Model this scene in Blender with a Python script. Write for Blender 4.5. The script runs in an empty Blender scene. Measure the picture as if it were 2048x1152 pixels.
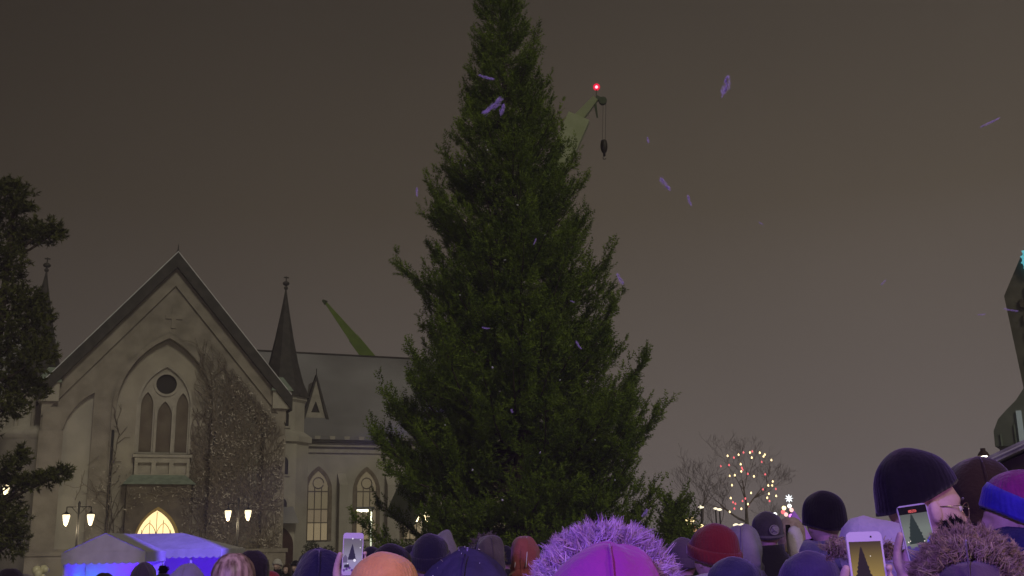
import bpy, bmesh, math, random
import numpy as np
from mathutils import Vector, Matrix, noise
from mathutils.geometry import tessellate_polygon

S = bpy.context.scene
C = S.collection
PI = math.pi

# ------------------------------------------------------------------ camera
FPX, PITCH, ROLL, CZ = 2150.0, math.radians(13.5), math.radians(1.0), 1.65
cam_d = bpy.data.cameras.new('camera')
cam_d.lens = 36.0 * FPX / 2048.0
cam_d.sensor_width = 36.0
cam_d.clip_start, cam_d.clip_end = 0.05, 3000
cam = bpy.data.objects.new('camera', cam_d)
C.objects.link(cam)
cam.matrix_world = Matrix.Translation((0, 0, CZ)) @ Matrix.Rotation(PI / 2 + PITCH, 4, 'X') @ Matrix.Rotation(-ROLL, 4, 'Z')
S.camera = cam

# ------------------------------------------------------------------ night sky: cloud lit by the town, brighter low and to the right
W = bpy.data.worlds.new('World')
S.world = W
W.use_nodes = True
nt = W.node_tree
nt.nodes.clear()
N = nt.nodes.new
out, bg = N('ShaderNodeOutputWorld'), N('ShaderNodeBackground')
tc, sep = N('ShaderNodeTexCoord'), N('ShaderNodeSeparateXYZ')
ramp, rx = N('ShaderNodeValToRGB'), N('ShaderNodeValToRGB')
mx = N('ShaderNodeMix')
mx.data_type, mx.blend_type = 'RGBA', 'MULTIPLY'
mx.inputs[0].default_value = 1.0
nz = N('ShaderNodeTexNoise')
nz.inputs['Scale'].default_value = 2.2
nz.inputs['Detail'].default_value = 3
nr = N('ShaderNodeMapRange')
nr.inputs[1].default_value, nr.inputs[2].default_value = 0.3, 0.7
nr.inputs[3].default_value, nr.inputs[4].default_value = 0.93, 1.07
mx2 = N('ShaderNodeMix')
mx2.data_type, mx2.blend_type = 'RGBA', 'MULTIPLY'
mx2.inputs[0].default_value = 1.0
def stops(r, lst):
    e = r.color_ramp.elements
    while len(e) < len(lst):
        e.new(0.5)
    for k, (p, c) in enumerate(lst):
        e[k].position = p
        e[k].color = (*c, 1)
stops(ramp, [(0.0, (.168, .138, .140)), (.10, (.140, .114, .105)), (.30, (.079, .062, .045)), (.50, (.047, .038, .029)), (1.0, (.024, .020, .017))])
mrx = N('ShaderNodeMapRange')
mrx.inputs[1].default_value, mrx.inputs[2].default_value = -1.0, 1.0
stops(rx, [(0.0, (.36, .35, .36)), (.28, (.46, .44, .43)), (.42, (.74, .73, .72)), (.56, (1.03, 1.03, 1.03)), (.70, (1.17, 1.18, 1.22)), (1.0, (1.05, 1.05, 1.08))])
nt.links.new(tc.outputs['Generated'], sep.inputs[0])
nt.links.new(sep.outputs[2], ramp.inputs[0])
nt.links.new(sep.outputs[0], mrx.inputs[0])
nt.links.new(mrx.outputs[0], rx.inputs[0])
nt.links.new(ramp.outputs[0], mx.inputs[6])
nt.links.new(rx.outputs[0], mx.inputs[7])
nt.links.new(tc.outputs['Generated'], nz.inputs['Vector'])
nt.links.new(nz.outputs[0], nr.inputs[0])
nt.links.new(mx.outputs[2], mx2.inputs[6])
nt.links.new(nr.outputs[0], mx2.inputs[7])
nt.links.new(mx2.outputs[2], bg.inputs[0])
bg.inputs[1].default_value = .94
nt.links.new(bg.outputs[0], out.inputs[0])

# ------------------------------------------------------------------ lights
def light(name, kind, loc, energy, col, **kw):
    d = bpy.data.lights.new(name, kind)
    d.energy, d.color = energy, col
    for k, v in kw.items():
        setattr(d, k, v)
    o = bpy.data.objects.new(name, d)
    o.location = loc
    C.objects.link(o)
    return o
def aim(o, target):
    o.rotation_euler = (Vector(target) - o.location).to_track_quat('-Z', 'Y').to_euler()
sun = light('sky_glow', 'SUN', (20, -30, 30), 0.80, (1.0, .92, .70), angle=math.radians(14))
aim(sun, (2, 6, 0))
stage = light('stage_spot', 'SPOT', (-3.2, -4.5, 4.6), 2300, (.36, .18, 1.0), spot_size=math.radians(50), spot_blend=.6, shadow_soft_size=.3)
aim(stage, (.5, 4.6, .7))
stage2 = light('stage_spot', 'SPOT', (5.5, -2.5, 4.6), 520, (.75, .22, .85), spot_size=math.radians(56), spot_blend=.6, shadow_soft_size=.3)
aim(stage2, (1.0, 3.6, .8))

S.view_settings.view_transform = 'Standard'
S.view_settings.look = 'None'
S.view_settings.exposure = 0
S.view_settings.gamma = 1
S.cycles.use_denoising = True
S.cycles.max_bounces = 6
S.cycles.diffuse_bounces = 2
S.cycles.volume_bounces = 0
S.cycles.sample_clamp_indirect = 4
S.cycles.caustics_reflective = False
S.cycles.caustics_refractive = False

# ------------------------------------------------------------------ pixel of the photograph -> point of the place
def ray(px, py):
    x, y = (px - 1024) / FPX, -(py - 576) / FPX
    a, b = x * math.cos(ROLL) + y * math.sin(ROLL), -x * math.sin(ROLL) + y * math.cos(ROLL)
    cp, sp = math.cos(PITCH), math.sin(PITCH)
    return Vector((a, cp - b * sp, sp + b * cp))
def at(px, py, Y):
    d = ray(px, py)
    return Vector((0, 0, CZ)) + d * (Y / d.y)
def ground_z(y):
    t = min(1, max(0, (y - 11) / 26))
    return -0.65 * t * t * (3 - 2 * t)

# ------------------------------------------------------------------ materials
_m = {}
def mat(name, a, b=None, rough=.8, scale=8, detail=4, bump=0, bscale=None, metal=0, emit=None, estr=0, spec=.3, lo=.35, hi=.65, sheen=0, trans=0, stretch=None):
    if name in _m:
        return _m[name]
    m = bpy.data.materials.new(name)
    m.use_nodes = True
    t = m.node_tree
    p = t.nodes['Principled BSDF']
    p.inputs['Roughness'].default_value = rough
    p.inputs['Metallic'].default_value = metal
    p.inputs['Specular IOR Level'].default_value = spec
    if sheen:
        p.inputs['Sheen Weight'].default_value = sheen
    p.inputs['Base Color'].default_value = (*a, 1)
    co = t.nodes.new('ShaderNodeTexCoord')
    if b:
        n = t.nodes.new('ShaderNodeTexNoise')
        n.inputs['Scale'].default_value = scale
        n.inputs['Detail'].default_value = detail
        r = t.nodes.new('ShaderNodeValToRGB')
        e = r.color_ramp.elements
        e[0].position, e[1].position = lo, hi
        e[0].color, e[1].color = (*a, 1), (*b, 1)
        if stretch:
            mp = t.nodes.new('ShaderNodeMapping')
            mp.inputs['Scale'].default_value = stretch
            t.links.new(co.outputs['Object'], mp.inputs[0])
            t.links.new(mp.outputs[0], n.inputs['Vector'])
        else:
            t.links.new(co.outputs['Object'], n.inputs['Vector'])
        t.links.new(n.outputs[0], r.inputs[0])
        t.links.new(r.outputs[0], p.inputs['Base Color'])
    if bump:
        n2 = t.nodes.new('ShaderNodeTexNoise')
        n2.inputs['Scale'].default_value = bscale or scale * 3
        n2.inputs['Detail'].default_value = 4
        bp = t.nodes.new('ShaderNodeBump')
        bp.inputs['Strength'].default_value = bump
        bp.inputs['Distance'].default_value = .02
        t.links.new(co.outputs['Object'], n2.inputs['Vector'])
        t.links.new(n2.outputs[0], bp.inputs['Height'])
        t.links.new(bp.outputs[0], p.inputs['Normal'])
    if emit:
        p.inputs['Emission Color'].default_value = (*emit, 1)
        p.inputs['Emission Strength'].default_value = estr
    if trans:
        p.inputs['Transmission Weight'].default_value = trans
    _m[name] = m
    return m

STONE = mat('weathered_stone', (.185, .168, .142), (.28, .256, .22), .9, 1.1, 6, .5, 14)
STONE_D = mat('dark_rough_stone', (.09, .077, .06), (.15, .13, .10), .95, 1.6, 6, .6, 12)
PLASTER = mat('pale_plaster', (.31, .295, .255), (.395, .375, .325), .9, .7, 5, .25, 20)
TRIM = mat('pale_stone_trim', (.29, .273, .235), (.365, .345, .30), .85, 2, 4, .2, 18)
SLATE_D = mat('dark_slate', (.035, .033, .03), (.06, .055, .05), .8, 3, 4, .3, 20)
SLATE_S = mat('snow_dusted_slate', (.15, .147, .152), (.235, .232, .245), .85, .22, 6, .2, 9)
COPPER = mat('green_copper', (.16, .20, .165), (.23, .28, .23), .7, 3, 4, .2, 20)
SNOW = mat('packed_snow', (.55, .56, .60), (.72, .73, .76), .75, 3, 5, .3, 14)
IRON = mat('black_iron', (.02, .02, .02), rough=.5)
DARKGLASS = mat('dark_window_glass', (.02, .018, .015), rough=.25, spec=.5)
BROWNGLASS = mat('old_leaded_glass', (.09, .07, .05), (.13, .11, .08), .5, 1.3, 3)
WARMPANE = mat('warm_lit_glass', (.3, .25, .15), rough=.5, emit=(1.0, .78, .48), estr=.145)
WARMPANE_B = mat('bright_warm_glass', (.3, .25, .15), rough=.5, emit=(1.0, .74, .36), estr=1.5)
DIMPANE = mat('dim_lit_glass', (.2, .18, .12), rough=.5, emit=(1.0, .8, .5), estr=.075)
BARK = mat('brown_bark', (.05, .038, .028), (.09, .07, .05), .95, 9, 4, .6)
def needle_mat(name, a, b):
    return mat(name, a, b, .65, 1.5, 5, spec=.25, lo=.35, hi=.68)
SPRUCE = needle_mat('spruce_needles', (.072, .122, .010), (.215, .310, .028))
PINE = needle_mat('pine_needles', (.06, .07, .015), (.115, .125, .03))

# ------------------------------------------------------------------ mesh helpers
class MB:
    def __init__(s):
        s.v, s.f = [], []
    def add(s, vs, fs):
        k = len(s.v)
        s.v += [tuple(p) for p in vs]
        s.f += [tuple(i + k for i in f) for f in fs]
        return s
    def box(s, x0, x1, y0, y1, z0, z1):
        return s.add([(x0, y0, z0), (x1, y0, z0), (x1, y1, z0), (x0, y1, z0), (x0, y0, z1), (x1, y0, z1), (x1, y1, z1), (x0, y1, z1)],
                     [(0, 3, 2, 1), (4, 5, 6, 7), (0, 1, 5, 4), (1, 2, 6, 5), (2, 3, 7, 6), (3, 0, 4, 7)])
    def tube(s, pts, rad, n=6, cap=True):
        pts = [Vector(p) for p in pts]
        if not hasattr(rad, '__len__'):
            rad = [rad] * len(pts)
        vs, fs = [], []
        ref = None
        for i, p in enumerate(pts):
            t = (pts[min(i + 1, len(pts) - 1)] - pts[max(i - 1, 0)])
            if t.length < 1e-9:
                t = Vector((0, 0, 1))
            t.normalize()
            if ref is None:
                ref = t.orthogonal().normalized()
            ref = (ref - t * ref.dot(t))
            ref = ref.normalized() if ref.length > 1e-6 else t.orthogonal().normalized()
            b = t.cross(ref)
            for k in range(n):
                a = 2 * PI * k / n
                vs.append(p + (ref * math.cos(a) + b * math.sin(a)) * rad[i])
        for i in range(len(pts) - 1):
            for k in range(n):
                fs.append((i * n + k, i * n + (k + 1) % n, (i + 1) * n + (k + 1) % n, (i + 1) * n + k))
        if cap:
            fs.append(tuple(range(n - 1, -1, -1)))
            fs.append(tuple((len(pts) - 1) * n + k for k in range(n)))
        return s.add(vs, fs)
    def rings(s, R, cap=True, wrap=True):
        n = len(R[0])
        vs = [p for r in R for p in r]
        fs = []
        for i in range(len(R) - 1):
            for k in range(n if wrap else n - 1):
                fs.append((i * n + k, i * n + (k + 1) % n, (i + 1) * n + (k + 1) % n, (i + 1) * n + k))
        if cap:
            fs.append(tuple(range(n - 1, -1, -1)))
            fs.append(tuple((len(R) - 1) * n + k for k in range(n)))
        return s.add(vs, fs)
    def lathe(s, prof, cx=0, cy=0, n=16, cap=True, a0=0):
        return s.rings([[(cx + r * math.cos(a0 + 2 * PI * k / n), cy + r * math.sin(a0 + 2 * PI * k / n), z) for k in range(n)] for r, z in prof], cap)
    def plate(s, loops, y0, y1):
        """loops: outer outline then holes, in (x, z); a slab from y0 to y1"""
        flat = [[Vector((x, z, 0)) for x, z in L] for L in loops]
        tri = tessellate_polygon(flat)
        pts = [p for L in loops for p in L]
        n = len(pts)
        vs = [(x, y0, z) for x, z in pts] + [(x, y1, z) for x, z in pts]
        fs = [tuple(t) for t in tri] + [tuple(i + n for i in reversed(t)) for t in tri]
        k = 0
        for L in loops:
            m = len(L)
            for i in range(m):
                a, b = k + i, k + (i + 1) % m
                fs.append((a, b, b + n, a + n))
            k += m
        return s.add(vs, fs)
    def sphere(s, c, rx_, ry=None, rz=None, n=12, m=8):
        ry = ry or rx_
        rz = rz or rx_
        R = []
        for i in range(m + 1):
            t = PI * i / m
            q = max(math.sin(t), .02)
            R.append([(c[0] + rx_ * q * math.cos(2 * PI * k / n), c[1] + ry * q * math.sin(2 * PI * k / n), c[2] - rz * math.cos(t)) for k in range(n)])
        return s.rings(R)
    def build(s, name, material=None, parent=None, smooth=False, fix=True):
        me = bpy.data.meshes.new(name)
        me.from_pydata(s.v, [], s.f)
        if fix:
            bm = bmesh.new()
            bm.from_mesh(me)
            bmesh.ops.recalc_face_normals(bm, faces=bm.faces)
            bm.to_mesh(me)
            bm.free()
        return link(name, me, material, parent, smooth)
def link(name, me, material=None, parent=None, smooth=False):
    if material and not me.materials:
        me.materials.append(material)
    if smooth:
        me.polygons.foreach_set('use_smooth', [True] * len(me.polygons))
    o = bpy.data.objects.new(name, me)
    C.objects.link(o)
    if parent:
        o.parent = parent
    return o
def mesh_np(name, V, F):
    V, F = np.asarray(V, np.float32), np.asarray(F, np.int32)
    me = bpy.data.meshes.new(name)
    me.vertices.add(len(V))
    me.vertices.foreach_set('co', V.ravel())
    k = F.shape[1]
    me.loops.add(F.size)
    me.loops.foreach_set('vertex_index', F.ravel())
    me.polygons.add(len(F))
    me.polygons.foreach_set('loop_start', np.arange(0, F.size, k, dtype=np.int32))
    me.update(calc_edges=True)
    return me
def thing(name, label, cat, loc=(0, 0, 0), rz=0, group=None, sc=1):
    o = bpy.data.objects.new(name, None)
    C.objects.link(o)
    o.location, o.rotation_euler, o.scale = loc, (0, 0, rz), (sc, sc, sc)
    return tag(o, label, cat, group)
def tag(o, label, cat, group=None):
    o['label'], o['category'] = label, cat
    if group:
        o['group'] = group
    return o
def setting(o, kind='structure'):
    o['kind'] = kind
    return o
def copy_tree(o, parent=None):
    c = o.copy()
    C.objects.link(c)
    if parent:
        c.parent = parent
    for ch in o.children:
        copy_tree(ch, c)
    return c
def arch(cx, hw, z0, zs, zt, n=9):
    """pointed arch outline, counter-clockwise from the lower left"""
    r = zt - zs
    Rr = (hw * hw + r * r) / (2 * hw)
    a1 = math.asin(min(1, r / Rr))
    left = [(cx - hw + Rr - Rr * math.cos(a1 * k / n), zs + Rr * math.sin(a1 * k / n)) for k in range(n + 1)]
    right = [(2 * cx - x, z) for x, z in reversed(left[:-1])]
    return [(cx - hw, z0)] + left + right + [(cx + hw, z0)]

# ------------------------------------------------------------------ ground
g = MB()
xs = [-400, -200, -100, -60, -40, -25, -15, -8, -4, 0, 4, 8, 15, 25, 40, 60, 100, 200, 400]
ys = [-200, -60, -20, -8, 0, 3, 6, 9, 11, 14, 17, 20, 24, 28, 32, 37, 45, 60, 90, 150, 250, 500]
g.rings([[(x, y, ground_z(y)) for x in xs] for y in ys], cap=False, wrap=False)
setting(g.build('ground', mat('trodden_snow', (.30, .30, .32), (.55, .56, .60), .85, 1.5, 6, .6, 9), smooth=True))

# ------------------------------------------------------------------ church
GZ = -0.75
ch = thing('church', 'grey stone church with a steep gable, slim spires and a snow-dusted nave roof', 'church', (-19.976, 62, 0), math.radians(23))
def part(mb, name, m, parent=ch, smooth=False):
    return mb.build(name, m, parent, smooth)
CX = -0.18
gable = [(-6.75, GZ), (-6.75, 10.4), (0, 18.35), (6.75, 10.4), (6.75, GZ)]
niche = arch(CX, 2.66, .4, 9.6, 13.85, 12)
lniche = [(-5.55, 1.9), (-5.6, 8.3), (-5.35, 9.1), (-4.95, 9.75), (-4.5, 10.2), (-4.05, 10.5), (-4.05, 1.9)]
rniche = [(-x - .1, z - .05) for x, z in reversed(lniche)]
w = MB()
w.plate([gable, niche, lniche, rniche], 0, .38)
win = arch(CX, 1.55, 5.75, 9.9, 12.35, 10)
w.plate([[(-6.7, GZ), (-6.7, 10.3), (0, 18.2), (6.7, 10.3), (6.7, GZ)], win], .38, .8)
part(w, 'gable_wall', STONE)
for L in (arch(CX, 2.64, .4, 9.6, 13.82, 12),):
    p = MB()
    p.plate([L, win], .355, .378)
    part(p, 'niche_lining', mat('smooth_render', (.27, .25, .21), (.345, .32, .27), .9, .9, 5, .3, 12))
for L in (lniche, rniche):
    p = MB()
    p.plate([L], .33, .378)
    part(p, 'blind_niche', PLASTER)
# sunk upper panel framed by raking bands
b = MB()
for s in (-1, 1):
    b.plate([[(s * 6.75, 10.25), (s * 6.75, 9.05), (0, 17.0), (0, 18.28)]], -.14, 0)
    b.box(s * 6.15 - .62, s * 6.15 + .62, -.22, 0, GZ, 8.3)
    b.box(s * 6.15 - .5, s * 6.15 + .5, -.16, 0, 8.3, 9.6)
part(b, 'raking_band', TRIM if False else STONE)
b = MB()
b.box(-6.95, 6.95, -.34, -.0, GZ, 1.72)
b.box(-7.05, -2.3, -.42, -.34, 1.55, 1.76)
b.box(2.0, 7.05, -.42, -.34, 1.55, 1.76)
part(b, 'plinth', STONE)
b = MB()
b.box(-.13, .13, -.07, 0, 14.45, 15.65)
b.box(-.48, .48, -.071, -.0, 15.0, 15.25)
part(b, 'stone_cross', STONE)
# hood mould round the great niche
def mould(cx, hw, z0, zs, zt, y0, y1, wd):
    o = arch(cx, hw + wd, z0, zs, zt + wd * 1.25, 12)
    i = arch(cx, hw, z0, zs, zt, 12)
    mb = MB()
    n = len(o)
    vs = [(x, y0, z) for x, z in o] + [(x, y0, z) for x, z in i] + [(x, y1, z) for x, z in o] + [(x, y1, z) for x, z in i]
    fs = []
    for k in range(n - 1):
        fs += [(k, k + 1, n + k + 1, n + k), (2 * n + k, 3 * n + k, 3 * n + k + 1, 2 * n + k + 1), (k, 2 * n + k, 2 * n + k + 1, k + 1), (n + k, n + k + 1, 3 * n + k + 1, 3 * n + k)]
    fs += [(0, n, 3 * n, 2 * n), (n - 1, 3 * n - 1, 4 * n - 1, 2 * n - 1)]
    return mb.add(vs, fs)
part(mould(CX, 2.68, 5.5, 9.6, 13.85, -.12, 0, .22), 'niche_moulding', STONE)
# great window: tracery with a dark rose over three lancets
def ring_pts(cx, cz, r, n=20):
    return [(cx + r * math.cos(2 * PI * k / n), cz + r * math.sin(2 * PI * k / n)) for k in range(n)]
gw = part(mould(CX, 1.42, 7.15, 9.9, 12.2, .36, .5, .14), 'great_window', TRIM)
t = MB()
lanc = [arch(CX - .97, .34, 7.25, 9.9, 10.72, 6), arch(CX + .02, .40, 7.25, 9.35, 10.2, 6), arch(CX + 1.0, .34, 7.25, 9.9, 10.72, 6)]
t.plate([arch(CX, 1.45, 7.15, 9.9, 12.2, 10), ring_pts(CX + .03, 11.2, .62)] + lanc, .52, .72)
for sx in (-.47, .49):
    t.box(CX + sx - .07, CX + sx + .07, .40, .52, 7.15, 9.9)
t.build('tracery', TRIM, gw)
rr = MB()
n = 20
rr.add([(x, .44, z) for x, z in ring_pts(CX + .03, 11.2, .72, n)] + [(x, .44, z) for x, z in ring_pts(CX + .03, 11.2, .58, n)] + [(x, .52, z) for x, z in ring_pts(CX + .03, 11.2, .72, n)] + [(x, .52, z) for x, z in ring_pts(CX + .03, 11.2, .58, n)],
       [(k, (k + 1) % n, n + (k + 1) % n, n + k) for k in range(n)] + [(k, 2 * n + k, 2 * n + (k + 1) % n, (k + 1) % n) for k in range(n)] + [(n + k, n + (k + 1) % n, 3 * n + (k + 1) % n, 3 * n + k) for k in range(n)])
rr.build('rose_ring', TRIM, gw)
p = MB()
p.plate([ring_pts(CX + .03, 11.2, .62)], .66, .69)
p.build('rose_pane', DARKGLASS, gw)
p = MB()
for L in lanc:
    p.plate([L], .64, .67)
p.build('lancet_pane', BROWNGLASS, gw)
# dark lining of the opening, so nothing shows through the wall
p = MB()
p.plate([arch(CX, 1.6, 5.7, 9.9, 12.4, 8)], .82, .9)
part(p, 'window_backing', STONE_D)
# parapet of three panels under the window
p = MB()
hol = [[(CX + sx - .36, 5.98), (CX + sx + .36, 5.98), (CX + sx + .36, 6.62), (CX + sx - .36, 6.62)] for sx in (-.95, .02, .99)]
p.plate([[(CX - 1.5, 5.72), (CX + 1.5, 5.72), (CX + 1.5, 6.92), (CX - 1.5, 6.92)]] + hol, -.02, .3)
p.box(CX - 1.62, CX + 1.62, -.1, .36, 6.92, 7.08)
p.box(CX - 1.45, CX + 1.45, .2, .36, 5.9, 6.8)
part(p, 'window_parapet', TRIM)
# porch
P0 = -.33
p = MB()
pa = arch(P0, 1.12, -.7, 2.1, 3.95, 10)
p.plate([[(P0 - 1.72, GZ), (P0 - 1.72, 5.35), (P0 + 1.72, 5.35), (P0 + 1.72, GZ)], pa], -.9, -.55)
p.box(P0 - 1.72, P0 - 1.25, -.55, .38, GZ, 5.35)
p.box(P0 + 1.25, P0 + 1.72, -.55, .38, GZ, 5.35)
p.box(P0 - 1.25, P0 + 1.25, -.55, .38, 4.3, 5.35)
porch = part(p, 'porch', STONE_D)
p = MB()
p.add([(P0 - 1.98, -1.1, 5.35), (P0 + 1.98, -1.1, 5.35), (P0 + 1.98, .3, 5.35), (P0 - 1.98, .3, 5.35), (P0 - 1.45, -.05, 5.92), (P0 + 1.45, -.05, 5.92), (P0 + 1.45, .3, 5.95), (P0 - 1.45, .3, 5.95)],
      [(0, 3, 2, 1), (4, 5, 6, 7), (0, 1, 5, 4), (1, 2, 6, 5), (2, 3, 7, 6), (3, 0, 4, 7)])
p.build('porch_roof', COPPER, porch)
p = MB()
p.plate([arch(P0, 1.1, 2.0, 2.1, 3.93, 10)], -.42, -.36)
tym = p.build('lit_tympanum', WARMPANE_B, porch)
GOLD = mat('gilded_tracery', (.35, .24, .07), (.45, .32, .1), .5, 5)
p = MB()
for sx in (-.78, -.36, 0, .36, .78):
    zt = 3.85 - abs(sx) * 1.25
    p.tube([(P0 + sx, -.45, 2.0), (P0 + sx, -.45, zt)], .022, 4)
for sx in (-.39, .39):
    L = arch(P0 + sx, .37, 2.0, 2.55, 3.25, 6)
    p.tube([(x, -.45, z) for x, z in L], .022, 4)
p.tube([(P0 - 1.1, -.45, 2.45), (P0 + 1.1, -.45, 2.45)], .02, 4)
p.build('tracery', GOLD, porch)
mb = mould(P0, 1.1, 1.9, 2.1, 3.95, -.97, -.9, .13)
mb.build('door_moulding', GOLD, porch)
p = MB()
for sx in (-1, 1):
    p.box(P0 + (sx * .55) - .52, P0 + (sx * .55) + .52, -.44, -.36, GZ, 1.98)
p.build('door', mat('dark_oak', (.05, .03, .02), (.08, .05, .03), .7, 6), porch)

# transept roof
rf = MB()
for s in (-1, 1):
    rf.plate([[(0, 18.08), (s * 7.05, 9.78), (s * 7.05, 10.62), (0, 18.98)]], -.5, 13.4)
roof = part(rf, 'transept_roof', SLATE_D)
q = MB()
for s in (-1, 1):
    q.plate([[(0, 18.99), (s * 7.0, 10.70), (s * 7.0, 10.76), (0, 19.06)]], -.46, -.32)
q.build('snow_line', SNOW, roof)
q = MB()
q.lathe([(.16, 18.7), (.12, 19.0), (.04, 19.15), (.02, 19.5)], 0, -.3, 6)
q.build('finial', SLATE_D, roof)
q = MB()
q.box(-6.7, 6.7, .8, 14, GZ, 10.3)
part(q, 'transept_walls', STONE)
# kneelers with copper caps at the gable feet
for s in (-1, 1):
    k = MB()
    k.box(s * 6.45 - .55, s * 6.45 + .55, -.35, .9, 9.9, 10.95)
    kn = part(k, 'kneeler', PLASTER)
    k = MB()
    a0, a1 = s * 6.45 - .66, s * 6.45 + .66
    k.add([(a0, -.5, 10.95), (a1, -.5, 10.95), (a1, 1.1, 10.95), (a0, 1.1, 10.95), (s * 6.3 - .25, .1, 11.85), (s * 6.3 + .25, .1, 11.85), (s * 6.3 + .25, .8, 11.9), (s * 6.3 - .25, .8, 11.9)],
          [(0, 3, 2, 1), (4, 5, 6, 7), (0, 1, 5, 4), (1, 2, 6, 5), (2, 3, 7, 6), (3, 0, 4, 7)])
    k.build('cap', COPPER, kn)
# stair turrets with flared spires
def turret(u, v, r, n, name):
    tq = MB()
    tq.lathe([(r * 1.22, GZ), (r * 1.22, 8.0), (r * 1.36, 8.12), (r * 1.36, 8.45), (r, 8.8), (r, 10.6), (r * 1.1, 10.75), (r * 1.1, 11.05), (r * .9, 11.1)], u, v, n, a0=PI / n)
    tt = part(tq, name, PLASTER if n == 8 else TRIM, smooth=n > 8)
    tq = MB()
    tq.lathe([(r * 1.2, 10.95), (r * 1.16, 11.15), (r * .92, 11.9), (r * .66, 13.2), (r * .42, 14.8), (r * .2, 16.5), (.075, 17.8), (.05, 18.0)], u, v, 8, a0=PI / 8)
    tq.build('spire', SLATE_D, tt)
    tq = MB()
    tq.tube([(u, v, 17.9), (u, v, 18.9)], .035, 5)
    tq.sphere((u, v, 18.12), .13)
    tq.sphere((u, v, 18.42), .22, .22, .15)
    tq.box(u - .16, u + .16, v - .03, v + .03, 18.78, 18.86)
    tq.build('finial', SLATE_D, tt)
    return tt
rt = turret(7.1, 3.0, 1.42, 8, 'stair_turret')
lt = turret(-7.15, 3.0, 1.55, 24, 'stair_turret')
# slit windows and the small side door of the right stair turret
def on_turret(u, v, r, ang, build):
    """a small flat fitting on a turret face: local x along the face, y outward negative"""
    M = Matrix.Translation((u, v, 0)) @ Matrix.Rotation(ang, 4, 'Z') @ Matrix.Translation((0, -r, 0))
    mb = MB()
    build(mb)
    mb.v = [tuple(M @ Vector(p)) for p in mb.v]
    return mb
fr = math.cos(PI / 8)
for z0, zt, rad in ((8.95, 10.25, 1.42), (6.0, 7.35, 1.42 * 1.22), (3.4, 4.85, 1.42 * 1.22)):
    f = on_turret(7.1, 3, rad * fr, math.radians(8 - 8), lambda mb: mb.plate([arch(0, .30, z0, zt - .5, zt, 6), arch(0, .17, z0 + .12, zt - .52, zt - .18, 6)], -.08, .05)).build('slit_window', TRIM, rt)
    on_turret(7.1, 3, rad * fr, 0, lambda mb: mb.plate([arch(0, .2, z0 + .1, zt - .5, zt - .15, 6)], -.03, .04)).build('pane', DARKGLASS, f)
SD = on_turret(7.1, 3, 1.42 * 1.22 * fr, math.radians(0), lambda mb: mb.plate([arch(0, .62, GZ, 1.9, 2.95, 7)], -.06, .02)).build('side_door', mat('dark_red_door', (.035, .012, .01), (.05, .02, .015), .7, 5), rt)
on_turret(7.1, 3, 1.42 * 1.22 * fr, 0, lambda mb: mb.add([(-.8, -.75, 3.2), (.8, -.75, 3.2), (.8, 0, 3.2), (-.8, 0, 3.2), (-.55, -.1, 4.15), (.55, -.1, 4.15), (.55, 0, 4.2), (-.55, 0, 4.2)],
          [(0, 3, 2, 1), (4, 5, 6, 7), (0, 1, 5, 4), (1, 2, 6, 5), (2, 3, 7, 6), (3, 0, 4, 7)])).build('awning', SLATE_S, rt)
# little columns round the open stage of the left turret
q = MB()
for k in range(12):
    a = 2 * PI * k / 12
    q.tube([(-7.15 + 1.72 * math.cos(a), 3 + 1.72 * math.sin(a), 8.62), (-7.15 + 1.72 * math.cos(a), 3 + 1.72 * math.sin(a), 10.6)], .11, 8)
q.build('column', TRIM, lt)
# nave
NV = 7.0
q = MB()
q.box(6.75, 27, NV, NV + 12, GZ, 8.9)
q.box(-24, -6.75, NV, NV + 12, GZ, 8.9)
nave = part(q, 'nave_wall', PLASTER)
q = MB()
for x0, x1 in ((-24.4, -6.2), (6.2, 27.4)):
    R = [(NV - .45, 9.05), (NV + 1.2, 10.55), (NV + 6, 15.72), (NV + 10.8, 10.55), (NV + 12.45, 9.05)]
    top = [[(x, y, z) for y, z in R] for x in (x0, x1)]
    lo = [[(x, y, z - .25) for y, z in R] for x in (x0, x1)]
    n = 5
    q.add(top[0] + top[1] + lo[0] + lo[1], [(k, k + 1, n + k + 1, n + k) for k in range(4)] + [(2 * n + k, 3 * n + k, 3 * n + k + 1, 2 * n + k + 1) for k in range(4)] + [(0, n, 3 * n, 2 * n), (4, 2 * n + 4, 3 * n + 4, n + 4)]
          + [(k, 2 * n + k, 2 * n + k + 1, k + 1) for k in range(4)] + [(n + k, n + k + 1, 3 * n + k + 1, 3 * n + k) for k in range(4)])
nroof = part(q, 'nave_roof', SLATE_S)
for x0, x1 in ((-24.4, -6.4), (6.4, 27.4)):
    q = MB()
    q.box(x0, x1, NV + 5.9, NV + 6.1, 15.7, 15.8)
    q.build('ridge_cap', SLATE_D, nroof)
# eaves: dark board with pale blocks, pale cornice
q = MB()
q.box(6.75, 27.3, NV - .42, NV - .02, 8.62, 8.8)
part(q, 'eaves_dark_board', SLATE_D)
for k in range(15):
    q = MB()
    x = 9.2 + k * 1.0
    q.add([(x - .16, NV - .5, 8.8), (x + .16, NV - .5, 8.8), (x + .10, NV - .06, 8.8), (x - .10, NV - .06, 8.8), (x - .2, NV - .5, 9.03), (x + .2, NV - .5, 9.03), (x + .2, NV - .06, 9.05), (x - .2, NV - .06, 9.05)],
          [(0, 3, 2, 1), (4, 5, 6, 7), (0, 1, 5, 4), (1, 2, 6, 5), (2, 3, 7, 6), (3, 0, 4, 7)])
    part(q, 'eaves_bracket', TRIM)
q = MB()
q.box(6.75, 27.1, NV - .22, NV, 8.35, 8.62)
q.box(6.75, 27.1, NV - .12, NV, 7.95, 8.2)
part(q, 'cornice', TRIM)
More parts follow.
